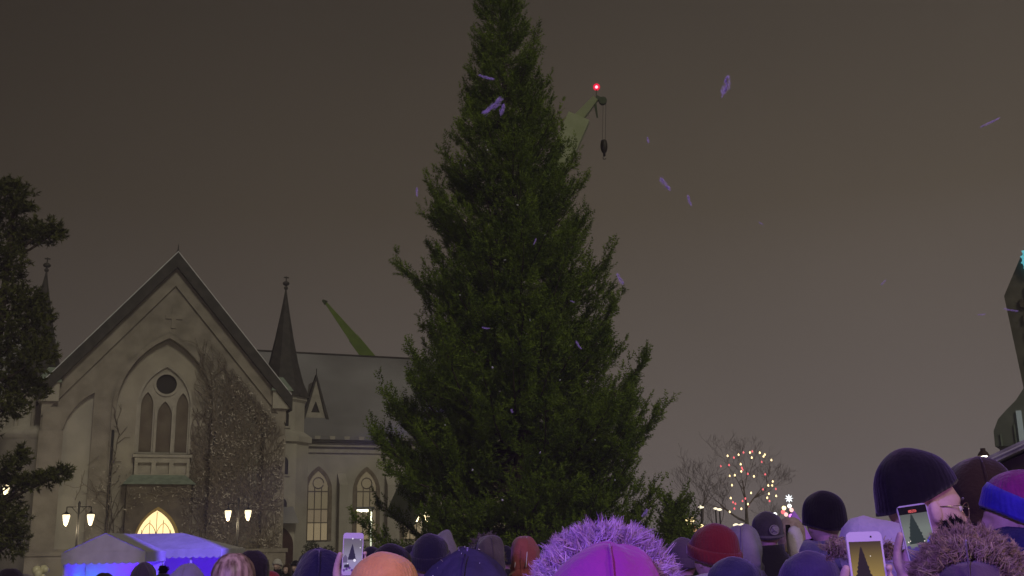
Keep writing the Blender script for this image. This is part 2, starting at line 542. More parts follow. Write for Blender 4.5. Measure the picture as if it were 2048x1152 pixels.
# nave bays
for k in range(5):
    u0 = 10.42 + k * 3.3
    fr_ = part(mould(u0, .70, 2.2, 5.4, 6.75, NV - .07, NV + .02, .24), 'nave_window', mat('brown_stone_surround', (.14, .115, .085), (.20, .17, .13), .9, 3))
    rv = MB()
    rv.plate([arch(u0, .70, 2.2, 5.4, 6.75, 9)], NV - .012, NV - .006)
    dim = rv.build('upper_pane', DIMPANE, fr_)
    rv = MB()
    rv.box(u0 - .66, u0 + .66, NV - .03, NV - .014, 2.22, 3.35)
    rv.build('lit_pane', WARMPANE, fr_)
    rv = MB()
    rv.box(u0 - .66, u0 + .66, NV - .03, NV - .014, 3.4, 4.2)
    rv.build('half_lit_pane', mat('half_lit_glass', (.25, .2, .14), rough=.5, emit=(1.0, .80, .52), estr=.085), fr_)
    br = MB()
    for sx in (-.68, -.23, .23, .68):
        br.tube([(u0 + sx, NV - .06, 2.2), (u0 + sx, NV - .06, 5.7)], .035, 4)
    for z in (2.22, 3.37, 4.24, 5.4):
        br.box(u0 - .68, u0 + .68, NV - .07, NV - .04, z - .03, z + .03)
    br.tube([(x, NV - .06, z) for x, z in ring_pts(u0, 5.95, .36, 16)], .035, 4)
    br.build('glazing_bars', STONE_D, fr_)
    bt = MB()
    bx = u0 + 1.56
    bt.box(bx - .28, bx + .28, NV - .75, NV, GZ, 5.8)
    bt.add([(bx - .28, NV - .75, 5.8), (bx + .28, NV - .75, 5.8), (bx + .28, NV, 5.8), (bx - .28, NV, 5.8), (bx - .28, NV - .05, 6.6), (bx + .28, NV - .05, 6.6), (bx + .28, NV, 6.6), (bx - .28, NV, 6.6)],
           [(4, 5, 6, 7), (0, 1, 5, 4), (1, 2, 6, 5), (2, 3, 7, 6), (3, 0, 4, 7)])
    part(bt, 'buttress', PLASTER)
# dormer: a steep open triangle
for u0 in (10.35,):
    d = MB()
    y0, zb, zt = NV + 1.05, 10.35, 13.05
    d.plate([[(u0 - .74, zb), (u0 + .74, zb), (u0, zt)], [(u0 - .3, zb + .42), (u0 + .3, zb + .42), (u0 + .02, zb + 1.15), (u0 - .02, zb + 1.15)]], y0, y0 + .15)
    d.add([(u0 - .7, y0 + .15, zb), (u0 + .7, y0 + .15, zb), (u0, y0 + .15, zt), (u0, y0 + 3, zt)], [(0, 2, 3), (1, 3, 2)])
    dm = part(d, 'dormer', TRIM)
    e = MB()
    e.plate([[(u0 - .3, zb + .42), (u0 + .3, zb + .42), (u0, zb + 1.15)]], y0 + .12, y0 + .17)
    e.build('dormer_opening', DARKGLASS, dm)
    e = MB()
    for s in (-1, 1):
        e.plate([[(u0 + s * .74, zb - .12), (u0 + s * .95, zb - .12), (u0, zt + .35), (u0, zt)]], y0 - .12, y0 + .4)
    e.tube([(u0, y0, zt + .2), (u0, y0, zt + .75)], .03, 5)
    e.build('dormer_roof', SLATE_D, dm)
# downpipes
for u0 in (-2.95, 2.62, 5.4, 8.95):
    q = MB()
    q.tube([(u0, -.1 if u0 < 8 else NV - .12, GZ), (u0, -.1 if u0 < 8 else NV - .12, 8.4)], .08, 6)
    part(q, 'downpipe', IRON)

# bare climbing plant over the lower and right side of the gable
rng = random.Random(4)
vn = MB()
def gable_top(u):
    return 17.2 - abs(u) * 1.18
def vine(u, z, a, length, r, depth=0):
    pts, rad = [], []
    st = .28
    n = int(length / st)
    for i in range(max(2, n)):
        y = -.16 if not (abs(u - CX) < 2.6 and z < 9.6) else .30
        if abs(u - P0) < 1.75 and z < 5.3:
            y = -.97
        if abs(u) > 5.45 and z < 9.6:
            y = -.25
        pts.append((u, y - rng.random() * .05, z))
        rad.append(r * (1 - .75 * i / max(2, n)) + .008)
        a += rng.gauss(0, .28)
        a += (PI / 2 - a) * .08
        u += math.cos(a) * st
        z += math.sin(a) * st
        if (abs(u - P0) < 1.3 and z < 4.25) or abs(u) > 6.7 or z > gable_top(u) - .8 or z < GZ or (abs(u - CX) < 1.5 and 5.6 < z < 12.4):
            break
        if depth < 3 and rng.random() < .25:
            vine(u, z, a + rng.choice((-1, 1)) * rng.uniform(.4, 1.0), length * rng.uniform(.3, .6), r * .6, depth + 1)
    if len(pts) > 1:
        vn.tube(pts, rad, 3, cap=False)
for k in range(30):
    u = 1.25 + 5.3 * ((k * .618) % 1) if k < 22 else rng.uniform(-2.9, 1.2)
    vine(u, rng.uniform(-.7, .5), PI / 2 + rng.gauss(0, .25), rng.uniform(9, 13.5) if u > 1.2 else rng.uniform(3.5, 7.0), .034)
vt = thing('climbing_plant', 'bare brown climbing plant spread over the stone gable of the church', 'climbing plant', (-19.976, 62, 0), math.radians(23))
vn.build('stems', mat('vine_stem', (.13, .11, .088), (.20, .17, .138), .95, 5), vt, fix=False)
lf = []
lff = []
for _ in range(4600):
    u = rng.uniform(.9, 6.7) if rng.random() < .8 else rng.uniform(-4.2, .9)
    z = rng.uniform(-.5, 12.2)
    lim = (12.0 if u > 2.2 else 7.5) if u > .9 else 6.5
    if z > min(lim, gable_top(u) - .6) or (abs(u - CX) < 1.6 and z > 5.4) or (abs(u - P0) < 1.25 and z < 4.2) or noise.noise((u * .8, z * .55, 3)) < -.12 + rng.uniform(-.15, .15):
        continue
    y = -.2 if not (abs(u - CX) < 2.6 and z < 9.6) else .26
    if abs(u - P0) < 1.75 and z < 5.3:
        y = -1.0
    if abs(u) > 5.45 and z < 9.6:
        y = -.26
    y -= rng.random() * .08
    s = rng.uniform(.04, .11)
    a = rng.uniform(0, PI)
    k = len(lf)
    lf += [(u + s * math.cos(a), y, z + s * math.sin(a)), (u - s * .6 * math.sin(a), y - .05, z + s * .6 * math.cos(a)), (u - s * math.cos(a), y - .02, z - s * math.sin(a))]
    lff.append((k, k + 1, k + 2))
link('withered_leaves', mesh_np('withered_leaves', lf, lff), mat('withered_leaf', (.17, .15, .12), (.50, .46, .40), .9, 2.5, 3, lo=.40, hi=.58), vt)

# ------------------------------------------------------------------ conifers
def unit(a):
    return a / (np.linalg.norm(a, axis=-1, keepdims=True) + 1e-9)
def conifer(rs, H, radius, z0, per_m, twig, lean=(0, 0), spray=.12, dens=1.0, droop=(-.30, -.18, -.05, .12, .55), longer=.12, rise=.42, dz=.20):
    """trunk + limbs as tubes, foliage as many needle sprays on twigs on limbs; radius(f) with f the height fraction"""
    wood = MB()
    ax = lambda z: np.array([lean[0] * z / H, lean[1] * z / H, z])
    wood.tube([ax(z) for z in np.linspace(0, H, 12)], [max(.03, .016 * (H - z) + .02) for z in np.linspace(0, H, 12)], 8)
    V = []
    z = z0
    ang = 0
    while z < H - .12:
        f = z / H
        n = max(4, int(per_m[0] * (1 - f) + per_m[1] * f))
        for k in range(n):
            ang += 2.399963 + rs.normal(0, .25)
            zz = z + rs.uniform(-.14, .14)
            f = min(1, zz / H)
            a = float(np.interp(f, [0, .10, .22, .6, 1], droop)) + rs.normal(0, .13)
            bq = rise * (.5 + rs.random()) * float(np.interp(f, [0, .15], [.4, 1]))
            L = radius(f)
            for _ in range(3):                       # the reach is set by the height the tip ends at
                L = radius(min(1, (zz + L * (a + bq)) / H))
            lump = noise.noise((math.cos(ang) * 1.3, math.sin(ang) * 1.3, zz * .55 + 40))
            if lump < -.22 and f < .9 and rs.random() < .55:
                continue
            L *= (1 + .28 * lump) * rs.uniform(.76, 1.03)
            if rs.random() < longer:
                L *= rs.uniform(1.04, 1.17 if f > .18 else 1.06)
            L = max(L, .16)
            s = np.linspace(0, 1, 9)
            out_ = np.array([math.cos(ang), math.sin(ang), 0])
            P = ax(zz) + np.outer(L * s * (1 - .06 * s), out_) + np.outer(L * (a * s + bq * s ** 2.4) - (.06 * L * np.sin(PI * s)), [0, 0, 1])
            side_bend = rs.normal(0, .10) * L
            perp = np.array([-out_[1], out_[0], 0])
            P += np.outer(side_bend * s ** 2, perp)
            if L > .5:
                wood.tube([P[i] for i in (0, 2, 4, 6, 8)], [.012 * L + .008, .010 * L + .006, .007 * L + .005, .005 * L + .004, .004], 4, cap=False)
            def twigs(P, L, perp, m, lo):
                n1 = len(P) - 1
                for t in np.sort(rs.uniform(lo, 1.0, m)) ** .85:
                    i = min(n1 - 1, int(t * n1))
                    p = P[i] + (P[i + 1] - P[i]) * (t * n1 - i)
                    fd = unit(P[i + 1] - P[i])
                    sg = 1 if rs.random() < .5 else -1
                    tl = min(.6, (.16 * L * (1 - t) + .20) * rs.uniform(.6, 1.25)) * twig
                    td = unit(fd * .85 + perp * sg * (.8 if t < .92 else .15) * rs.uniform(.3, 1.1) + np.array([0, 0, rs.uniform(-.55, .55)]))
                    q = max(2, int(tl / .055))
                    tt = (np.arange(q) + .5) / q
                    cent = p + np.outer(tt * tl, td) + np.outer((tt ** 2) * tl * .15, [0, 0, 1])
                    cent = np.tile(cent, (4, 1))
                    r3 = rs.normal(0, 1, (q * 4, 3))
                    r3 = unit(r3 - (r3 @ td)[:, None] * td)
                    d = unit(td * .75 + r3 * .66)
                    ln = spray * rs.uniform(.6, 1.15, (q * 4, 1)) * (1.1 - .35 * np.tile(tt, 4)[:, None])
                    wv = unit(np.cross(d, rs.normal(0, 1, (q * 4, 3)))) * spray * .13
                    V.append(np.stack([cent - wv, cent + wv, cent + d * ln], 1))
            twigs(P, L, perp, int((5 + L * 5) * dens), .15)
            ns = int(L * 4.2 * dens)
            for t in rs.uniform(.22, .97, ns):
                i = min(7, int(t * 8))
                p = P[i] + (P[i + 1] - P[i]) * (t * 8 - i)
                fd = unit(P[i + 1] - P[i])
                sg = 1 if rs.random() < .5 else -1
                l2 = (.30 * L * (1 - t) + .42) * rs.uniform(.6, 1.2)
                d2 = unit(fd * .75 + perp * sg * rs.uniform(.3, 1.0) + np.array([0, 0, rs.uniform(-.25, .45)]))
                s2 = np.linspace(0, 1, 5)
                P2 = p + np.outer(l2 * s2, d2) + np.outer(l2 * (.35 * s2 ** 2.2 - .12 * np.sin(PI * s2)), [0, 0, 1])
                pr2 = unit(np.cross(d2, [0, 0, 1]))
                twigs(P2, l2, pr2, int(5 + l2 * 9), .1)
        z += dz * (1 + .4 * rs.random())
    V = np.concatenate(V).reshape(-1, 3)
    return wood, V
def conifer_thing(name, label, loc, wood, V, m, cat='tree', rz=0, group=None):
    t = thing(name, label, cat, loc, rz, group)
    wood.build('trunk', BARK, t, fix=False)
    F = np.arange(len(V), dtype=np.int32).reshape(-1, 3)
    link('crown', mesh_np('crown', V, F), m, t)
    return t
prof_f = np.array([0, .10, .18, .245, .32, .36, .415, .46, .52, .585, .64, .70, .78, .82, .87, .97, 1.0])
prof_r = np.array([4.75, 4.6, 4.35, 4.1, 4.0, 3.75, 3.15, 3.0, 2.95, 2.6, 2.35, 2.1, 1.6, 1.4, 1.1, .6, .3])
rs = np.random.default_rng(11)
base = Vector((.36, 30, ground_z(30)))
wood, V = conifer(rs, 19.0, lambda f: float(np.interp(f, prof_f, prof_r)), .5, (10, 5), 1.0, lean=(-.58, 0), dens=1.35, spray=.105)
conifer_thing('christmas_tree', 'huge dark green unlit spruce towering over the crowd in the square', base, wood, V, SPRUCE, 'christmas tree')
rs = np.random.default_rng(5)
b2 = at(1355, 1060, 25.5)
wood, V = conifer(rs, 2.95, lambda f: .78 * (1 - f) + .04, .15, (11, 7), .7, spray=.09, dens=4.0, dz=.10)
conifer_thing('small_spruce', 'small dark spruce beside the lower right branches of the huge spruce', (b2.x, 25.5, ground_z(25.5)), wood, V, SPRUCE, 'tree')

# the old conifer at the left edge: heavy dark clumps on a few long limbs
rs = np.random.default_rng(8)
PY = 37.0
tb = at(-60, 1090, PY)
t = thing('old_pine', 'old dark pine with heavy clumped limbs cut off by the left edge of the view', 'tree', (tb.x, PY, ground_z(PY)))
wood = MB()
tz = at(-30, 330, PY).z
wood.tube([(0, 0, 0), (.05, 0, 4), (.2, .1, 8), (.35, .1, tz - .6)], [.34, .27, .18, .05], 8)
clumps = [(8, 400, 1.0, .75), (22, 385, .42, .35), (30, 415, .5, .3), (5, 470, .9, .9), (52, 478, .55, .38), (85, 462, .62, .38), (104, 470, .36, .26), (20, 520, .55, .5), (-10, 560, 1.0, .8),
          (20, 610, .85, .75), (55, 595, .45, .4), (70, 640, .65, .7), (30, 680, 1.05, .9), (75, 715, .58, .55), (20, 760, .95, .6), (60, 785, .55, .45), (15, 815, .7, .35), (-40, 700, 1.4, 1.8), (-70, 500, 1.2, 1.6), (-90, 850, 1.6, 1.5),
          (10, 935, .45, .25), (38, 915, .14, .26), (25, 968, .5, .2), (60, 966, .55, .2), (95, 958, .5, .16), (122, 948, .22, .10), (15, 1040, .75, .6), (-10, 1010, .8, .5), (-30, 1080, 1.0, .6), (25, 1085, .4, .45)]
V = []
for px, py, rx_, rz_ in clumps:
    c = at(px, py, PY + rs.uniform(-.5, .5)) - Vector((tb.x, PY, ground_z(PY)))
    zt = max(.5, c.z - .25 * abs(c.x) - .3)
    ax0 = Vector((.35 * zt / tz, .1, zt))
    mid = (ax0 + Vector(c)) / 2 + Vector((0, 0, -.15))
    if c.x > .2:
        wood.tube([ax0, mid, Vector(c)], [.07, .05, .02], 4, cap=False)
    nt_ = int(125 * (rx_ * rz_) ** .75 + 30)
    for _ in range(nt_):
        u3 = unit(rs.normal(0, 1, 3)) * rs.random() ** .4
        p = np.array(c) + u3 * np.array([rx_, .8 * max(rx_, rz_), rz_])
        td = unit(u3 * .8 + np.array([.3, 0, .5]) + rs.normal(0, .35, 3))
        tl = rs.uniform(.18, .34)
        q = 5
        tt = (np.arange(q) + .5) / q
        cent = p + np.outer(tt * tl, td)
        for rep in range(4):
            r3 = unit(rs.normal(0, 1, (q, 3)))
            d = unit(td * .7 + r3 * .8)
            wv = unit(np.cross(d, rs.normal(0, 1, (q, 3)))) * .026
            V.append(np.stack([cent - wv, cent + wv, cent + d * rs.uniform(.10, .2, (q, 1))], 1))
wood.build('trunk', BARK, t, fix=False)
V = np.concatenate(V).reshape(-1, 3)
link('crown', mesh_np('crown', V, np.arange(len(V)).reshape(-1, 3)), PINE, t)

# ------------------------------------------------------------------ hedge and bare shrub at the church foot
def leafy(rs, n, box, s):
    p = np.stack([rs.uniform(box[2 * k], box[2 * k + 1], n) for k in range(3)], 1)
    hw = np.array([(box[1] - box[0]) / 2, (box[3] - box[2]) / 2, box[5]])
    a, b = unit(rs.normal(0, 1, (n, 3))) * s, unit(rs.normal(0, 1, (n, 3))) * s * .6
    return np.stack([p - a, p + b, p + a], 1).reshape(-1, 3)
def hedge(name, label, px0, px1, py0, Y, seed):
    rs = np.random.default_rng(seed)
    a, b = at(px0, py0, Y), at(px1, py0, Y)
    gz = ground_z(Y)
    t = thing(name, label, 'hedge', ((a.x + b.x) / 2, Y, gz))
    L, H = (b.x - a.x) / 2, a.z - gz
    V = leafy(rs, 5200, (-L, L, -.6, .6, .05, H), .10)
    x = V.reshape(-1, 3, 3).mean(1)
    keep = x[:, 2] < H * (.86 + .14 * np.sin(x[:, 0] * 2.1 + seed) + .1 * np.sin(x[:, 0] * 5.3))
    V = V.reshape(-1, 3, 3)[keep].reshape(-1, 3)
    link('foliage', mesh_np('foliage', V, np.arange(len(V)).reshape(-1, 3)), mat('hedge_leaf', (.02, .026, .012), (.045, .052, .022), .7, 3), t)
    st = MB()
    for k in range(14):
        x0 = -L + 2 * L * (k + .5) / 14
        st.tube([(x0, 0, 0), (x0 + rs.normal(0, .1), rs.normal(0, .2), H * .8)], [.03, .012], 4)
    st.build('stems', BARK, t, fix=False)
hedge('hedge', 'dark clipped hedge growing under the lit windows of the church nave', 604, 700, 1082, 64, 3)
hedge('hedge', 'shaggy dark hedge behind the raised phone and below the huge spruce', 705, 870, 1072, 61, 9)

# ------------------------------------------------------------------ bare far trees
def bare_tree(rng, H, spread, m, name, label, loc, deep=5, group=None):
    t = thing(name, label, 'tree', loc, 0, group)
    tr, cr = MB(), MB()
    def grow(p, d, L, r, k):
        pts, rad = [p], [r]
        n = 4
        for i in range(n):
            d = (d + Vector((rng.gauss(0, .14), rng.gauss(0, .14), .05 + rng.gauss(0, .08)))).normalized()
            p = p + d * (L / n)
            pts.append(p)
            rad.append(max(r * (1 - .55 * (i + 1) / n), .012))
        (tr if k == 0 else cr).tube(pts, rad, 5 if k < 2 else 3, cap=False)
        if k < deep:
            for i in range(3 if k < 4 else 2):
                j = rng.randint(2, 4) if k else rng.randint(3, 4)
                e = (d + Vector((rng.gauss(0, spread), rng.gauss(0, spread), rng.gauss(.12, .3)))).normalized()
                grow(pts[j], e, L * rng.uniform(.58, .8), rad[j] * .7, k + 1)
    grow(Vector((0, 0, 0)), Vector((0, 0, 1)), H * .30, H * .018, 0)
    tr.build('trunk', m, t, fix=False)
    cr.build('crown', m, t, fix=False)
    return t
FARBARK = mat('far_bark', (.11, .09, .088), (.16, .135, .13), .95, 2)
r_ = random.Random(21)
FT = 125.0
fx = at(1497, 1060, FT).x
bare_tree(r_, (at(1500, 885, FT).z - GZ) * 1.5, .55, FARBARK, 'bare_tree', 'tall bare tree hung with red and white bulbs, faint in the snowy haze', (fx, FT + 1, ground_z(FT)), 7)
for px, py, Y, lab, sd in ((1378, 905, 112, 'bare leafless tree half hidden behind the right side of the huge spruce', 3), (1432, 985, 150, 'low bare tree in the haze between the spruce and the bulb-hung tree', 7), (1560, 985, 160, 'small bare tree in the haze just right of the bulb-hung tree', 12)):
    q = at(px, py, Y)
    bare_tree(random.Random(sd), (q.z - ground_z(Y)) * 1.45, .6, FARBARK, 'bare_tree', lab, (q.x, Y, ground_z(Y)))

# coloured bulbs in the far tree
RED = mat('red_bulb', (.3, .02, .03), rough=.4, emit=(1.0, .16, .18), estr=1.5)
WHT = mat('warm_bulb', (.4, .35, .25), rough=.4, emit=(1.0, .74, .34), estr=3.2)
zx, zy = lambda x: 1320 + x * 400 / 2048, lambda y: 840 + y * 220 / 1126
whites = [(692, 368), (805, 356), (922, 334), (1022, 336), (1073, 355), (1141, 411), (940, 386), (826, 453), (832, 527), (713, 572), (766, 566), (962, 578), (737, 668), (1155, 630), (1109, 671), (1149, 671), (933, 747), (1115, 755), (1190, 778), (724, 800), (1098, 797), (833, 910), (714, 941), (1180, 968), (901, 862), (1060, 374)]
reds = [(855, 333), (945, 322), (757, 386), (707, 462), (622, 472), (838, 490), (846, 508), (1042, 430), (900, 552), (1077, 557), (1055, 711), (1186, 706), (874, 805), (845, 830), (1122, 830), (748, 843), (772, 858), (762, 908), (905, 882)]
def bulb(px, py, Y, r, m, label, group, name='light_bulb'):
    mb = MB()
    mb.lathe([(.02, -r * 1.1), (r * .8, -r * .7), (r, 0), (r * .7, r * .7), (r * .35, r * 1.1), (r * .3, r * 1.5), (.02, r * 1.5)], 0, 0, 8)
    o = mb.build(name, m, smooth=True)
    o.location = at(px, py, Y)
    return tag(o, label, 'light bulb', group)
rg = random.Random(2)
for lst, m, lb, gr in ((whites, WHT, 'warm white bulb hanging in the tall bare tree', 'white bulbs in the bare tree'), (reds, RED, 'red bulb hanging in the tall bare tree', 'red bulbs in the bare tree')):
    first = None
    for x, y in lst:
        Y = FT + rg.uniform(-2.5, 2.5)
        if first is None:
            first = bulb(zx(x), zy(y), Y, .10, m, lb, gr)
        else:
            o = first.copy()
            C.objects.link(o)
            o.location = at(zx(x), zy(y), Y)

# cone of light strings on a mast, and the purple-lit tent roof beside it
MY = 90.0
p0 = at(1578, 997, MY)
t = thing('light_mast', 'mast with a bright star and strings of small bulbs, beside a purple tent', 'light mast', (p0.x, MY, ground_z(MY)))
h = p0.z - ground_z(MY)
mb = MB()
mb.tube([(0, 0, 0), (0, 0, h - .3)], .06, 6)
mb.build('mast', IRON, t)
mb = MB()
st = []
for k in range(16):
    r = .34 if k % 2 == 0 else .13
    st.append((r * math.cos(PI / 2 + k * PI / 8), h + r * math.sin(PI / 2 + k * PI / 8)))
mb.plate([st], -.06, .06)
mb.build('star', mat('white_star_light', (.5, .5, .5), emit=(.86, .95, 1.0), estr=2.2), t)
mb = MB()
for k in range(8):
    a = 2 * PI * k / 8 + .2
    mb.tube([(0, 0, h - .5), (2.0 * math.cos(a), 2.0 * math.sin(a), 1.0)], .012, 3, cap=False)
mb.build('strings', IRON, t)
for px, py, m in ((1579, 1012, 'w'), (1568, 1016, 'y'), (1583, 1020, 'p'), (1566, 1024, 'r'), (1572, 1029, 'p'), (1583, 1033, 'v'), (1550, 1029, 'w')):
    mm = {'w': mat('white_small_bulb', (.5, .5, .5), emit=(.95, .95, .9), estr=2.6), 'y': WHT, 'p': mat('pink_bulb', (.4, .2, .2), emit=(1, .55, .5), estr=1.6), 'r': RED, 'v': mat('violet_bulb', (.3, .1, .4), emit=(.8, .22, 1.0), estr=2.4)}[m]
    q = at(px, py, MY - 1.2) - Vector((p0.x, MY, ground_z(MY)))
    mb = MB()
    mb.sphere(q, .17 if m != 'v' else .22, n=8, m=6)
    mb.build('bulb', mm, t, smooth=True)
TY = 60.0
pa_, pb_, pc_ = at(1588, 1022, TY), at(1612, 1052, TY), at(1575, 1058, TY)
t = thing('pointed_tent', 'small pointed tent glowing purple behind the crowd at the mast of bulbs', 'tent', (pa_.x, TY, ground_z(TY)))
hh = pa_.z - ground_z(TY)
mb = MB()
mb.lathe([(1.15, 2.3), (.85, 2.45), (.45, hh - .7), (.16, hh - .2), (.03, hh)], 0, 0, 8)
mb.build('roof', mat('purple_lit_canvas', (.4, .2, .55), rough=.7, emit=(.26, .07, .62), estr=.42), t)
mb = MB()
mb.lathe([(1.13, 2.05), (1.15, 2.3)], 0, 0, 8, cap=False)
mb.build('valance', mat('glowing_white_valance', (.6, .58, .6), rough=.7, emit=(.8, .7, .6), estr=.22), t)  # warm glow put into the cloth as emission
mb = MB()
for k in range(4):
    a = PI / 4 + k * PI / 2
    mb.tube([(1.08 * math.cos(a), 1.08 * math.sin(a), 0), (1.08 * math.cos(a), 1.08 * math.sin(a), 2.2)], .03, 5)
mb.build('pole', IRON, t)

# ------------------------------------------------------------------ cranes
LIME = mat('lime_green_paint', (.15, .23, .04), (.19, .28, .05), .5, 2)
PALEGREEN = mat('pale_green_paint', (.33, .38, .22), (.39, .44, .28), .5, 2)
def beam(mb, a, b, w0, w1, h0=None, h1=None):
    a, b = Vector(a), Vector(b)
    d = (b - a).normalized()
    s = d.cross(Vector((0, 1, 0))).normalized()
    u = s.cross(d)
    h0, h1 = h0 or w0, h1 or w1
    vs = [p + s * sx * w / 2 + u * su * h / 2 for p, w, h in ((a, w0, h0), (b, w1, h1)) for sx, su in ((-1, -1), (1, -1), (1, 1), (-1, 1))]
    return mb.add(vs, [(0, 3, 2, 1), (4, 5, 6, 7), (0, 1, 5, 4), (1, 2, 6, 5), (2, 3, 7, 6), (3, 0, 4, 7)])
cb = at(800, 1040, 38)
cr = thing('mobile_crane', 'mobile crane behind the huge spruce, pale green boom with a red light on its tip', 'crane', (cb.x, 38, ground_z(38)))
L = lambda px, py, Y: at(px, py, Y) - Vector((cb.x, 38, ground_z(38)))
piv, mid_, tip = L(800, 1040, 38), L(1158, 236, 36), L(1192, 196, 35.7)
mb = MB()
beam(mb, piv, mid_, 1.0, .80, .9, .62)
mb.build('boom', PALEGREEN, cr)
mb = MB()
beam(mb, mid_, tip, .34, .22)
mb.build('boom_extension', PALEGREEN, cr)
mb = MB()
beam(mb, tip, tip + Vector((.30, 0, -.12)), .16, .12)
beam(mb, tip + Vector((-.05, 0, -.1)), tip + Vector((.02, 0, -.75)), .10, .05)
mb.tube([tip + Vector((.24, -.08, -.12)), tip + Vector((.24, .08, -.12))], .14, 12)
mb.tube([tip, L(1193, 178, 35.7)], .02, 4)
mb.build('boom_head', mat('dark_green_steel', (.04, .06, .025), rough=.5), cr)
lamp = L(1193, 174, 35.7)
mb = MB()
mb.sphere(lamp, .055, n=8, m=6)
lc = mb.build('warning_light', mat('red_lamp_core', (.5, .1, .1), emit=(1.0, .35, .42), estr=6), cr, smooth=True)
gm = mat('red_lamp_lens', (.6, .02, .05), rough=.1)
gt = gm.node_tree
tr_, em_, mi_ = gt.nodes.new('ShaderNodeBsdfTransparent'), gt.nodes.new('ShaderNodeEmission'), gt.nodes.new('ShaderNodeMixShader')
em_.inputs[0].default_value, em_.inputs[1].default_value = (1.0, .01, .06, 1), 1.1
mi_.inputs[0].default_value = .6
gt.links.new(tr_.outputs[0], mi_.inputs[1])
gt.links.new(em_.outputs[0], mi_.inputs[2])
gt.links.new(mi_.outputs[0], gt.nodes['Material Output'].inputs[0])
mb = MB()
mb.sphere(lamp, .125, n=14, m=10)
mb.build('lens', gm, lc, smooth=True)
hk = L(1208, 294, 35.7)
sh = tip + Vector((.30, 0, -.14))
mb = MB()
for s in (-.05, .05):
    mb.tube([sh + Vector((s, 0, 0)), hk + Vector((s, 0, .2))], .009, 4)
mb.build('hoist_cable', IRON, cr)
mb = MB()
mb.lathe([(.04, .27), (.10, .24), (.125, .1), (.125, -.05), (.09, -.18), (.045, -.24), (.045, -.33), (.01, -.36)], hk.x, hk.y, 12)
mb.v = [(x, y, z + (hk.z if abs(x - hk.x) < 1 else 0)) for x, y, z in mb.v]
hb = mb.build('hook_block', mat('dark_steel', (.03, .026, .02), rough=.5), cr, smooth=True)
mb = MB()
mb.tube([hk + Vector((.05 * math.cos(a) , 0, -.40 + .06 * math.sin(a))) for a in np.linspace(PI / 2, 2 * PI - .3, 9)], .014, 5)
mb.build('hook', IRON, hb)
mb = MB()
mb.box(-1.2, 5.5, .2, 2.6, .75, 1.35)
mb.box(-.8, 1.8, .35, 2.4, 1.35, 2.1)
mb.build('carrier', PALEGREEN, cr)
mb = MB()
mb.add([(5.5, .25, .6), (7.3, .25, .6), (7.3, 2.55, .6), (5.5, 2.55, .6), (5.5, .25, 2.5), (7.0, .25, 2.5), (7.0, 2.55, 2.5), (5.5, 2.55, 2.5)],
       [(0, 3, 2, 1), (4, 5, 6, 7), (0, 1, 5, 4), (1, 2, 6, 5), (2, 3, 7, 6), (3, 0, 4, 7)])
mb.build('cab', PALEGREEN, cr)
for x in (-.4, 1.2, 3.6, 6.3):
    for y in (.3, 2.5):
        mb = MB()
        mb.tube([(x, y - .16, .5), (x, y + .16, .5)], .5, 14)
        mb.build('wheel', mat('tyre_rubber', (.02, .02, .02), rough=.8), cr)

jb, jt = at(738, 716, 96), at(652, 606, 92)
cr2 = thing('tower_crane', 'lime green crane jib rising from behind the snowy church roof', 'crane', (jb.x + 9.5, 98, ground_z(98)))
o2 = Vector((jb.x + 9.5, 98, ground_z(98)))
mb = MB()
dirj = (jb - jt).normalized()
root_ = jb + dirj * 10
beam(mb, root_ - o2, jb - o2 + (jt - jb) * .35, 1.9, .95)
beam(mb, jb - o2 + (jt - jb) * .35, jt - o2, .85, .22)
mb.build('jib', LIME, cr2)
mb = MB()
beam(mb, jt - o2, jt - o2 + Vector((-.3, 0, .25)), .4, .2)
mb.build('jib_head', mat('dark_green_steel', (.04, .06, .025)), cr2)
mb = MB()
rr_ = root_ - o2
mb.box(rr_.x - .8, rr_.x + .8, rr_.y - .8, rr_.y + .8, 0, rr_.z + .5)
mb.build('mast', LIME, cr2)

# ------------------------------------------------------------------ street lamps
LANT = mat('lantern_glass', (.6, .55, .4), rough=.3, emit=(1.0, .82, .50), estr=1.7)
def double_lamp(px0, px1, py, Y, label, power=85):
    a, b = at(px0, py, Y), at(px1, py, Y)
    cx, gz = (a.x + b.x) / 2, ground_z(Y)
    t = thing('street_lamp', label, 'street lamp', (cx, Y, gz), 0, 'double street lamps before the church')
    h = (b.x - a.x) / 2
    H = a.z - gz + .72
    mb = MB()
    mb.lathe([(.14, 0), (.12, .5), (.07, .7), (.05, H - .1), (.07, H), (.02, H + .12)], 0, 0, 8)
    mb.build('post', IRON, t)
    mb = MB()
    mb.tube([(-h, 0, H - .14), (h, 0, H - .14)], .022, 5)
    for s in (-1, 1):
        mb.tube([(s * h, 0, H - .14), (s * h, 0, H - .42)], .025, 5)
        mb.tube([(s * .05, 0, H - .45), (s * h * .6, 0, H - .15)], .015, 4)
    mb.build('arm', IRON, t)
    for s in (-1, 1):
        mb = MB()
        mb.lathe([(.02, H - .98), (.06, H - .94), (.11, H - .82), (.15, H - .64), (.165, H - .52), (.15, H - .48)], s * h, 0, 12)
        ln = mb.build('lantern', LANT, t, smooth=True)
        mb = MB()
        mb.lathe([(.20, H - .48), (.19, H - .45), (.07, H - .40), (.04, H - .34)], s * h, 0, 12)
        mb.build('lantern_cap', IRON, ln)
        light('lantern_light', 'POINT', (cx + s * h, Y - .1, gz + H - 1.15), power, (1.0, .80, .50), shadow_soft_size=.12)
double_lamp(132, 181, 1040, 50, 'double-armed street lamp with lit lanterns above the left end of the blue-lit tents')
double_lamp(456, 496, 1031, 54, 'double-armed street lamp with lit lanterns in front of the vine-covered church gable')
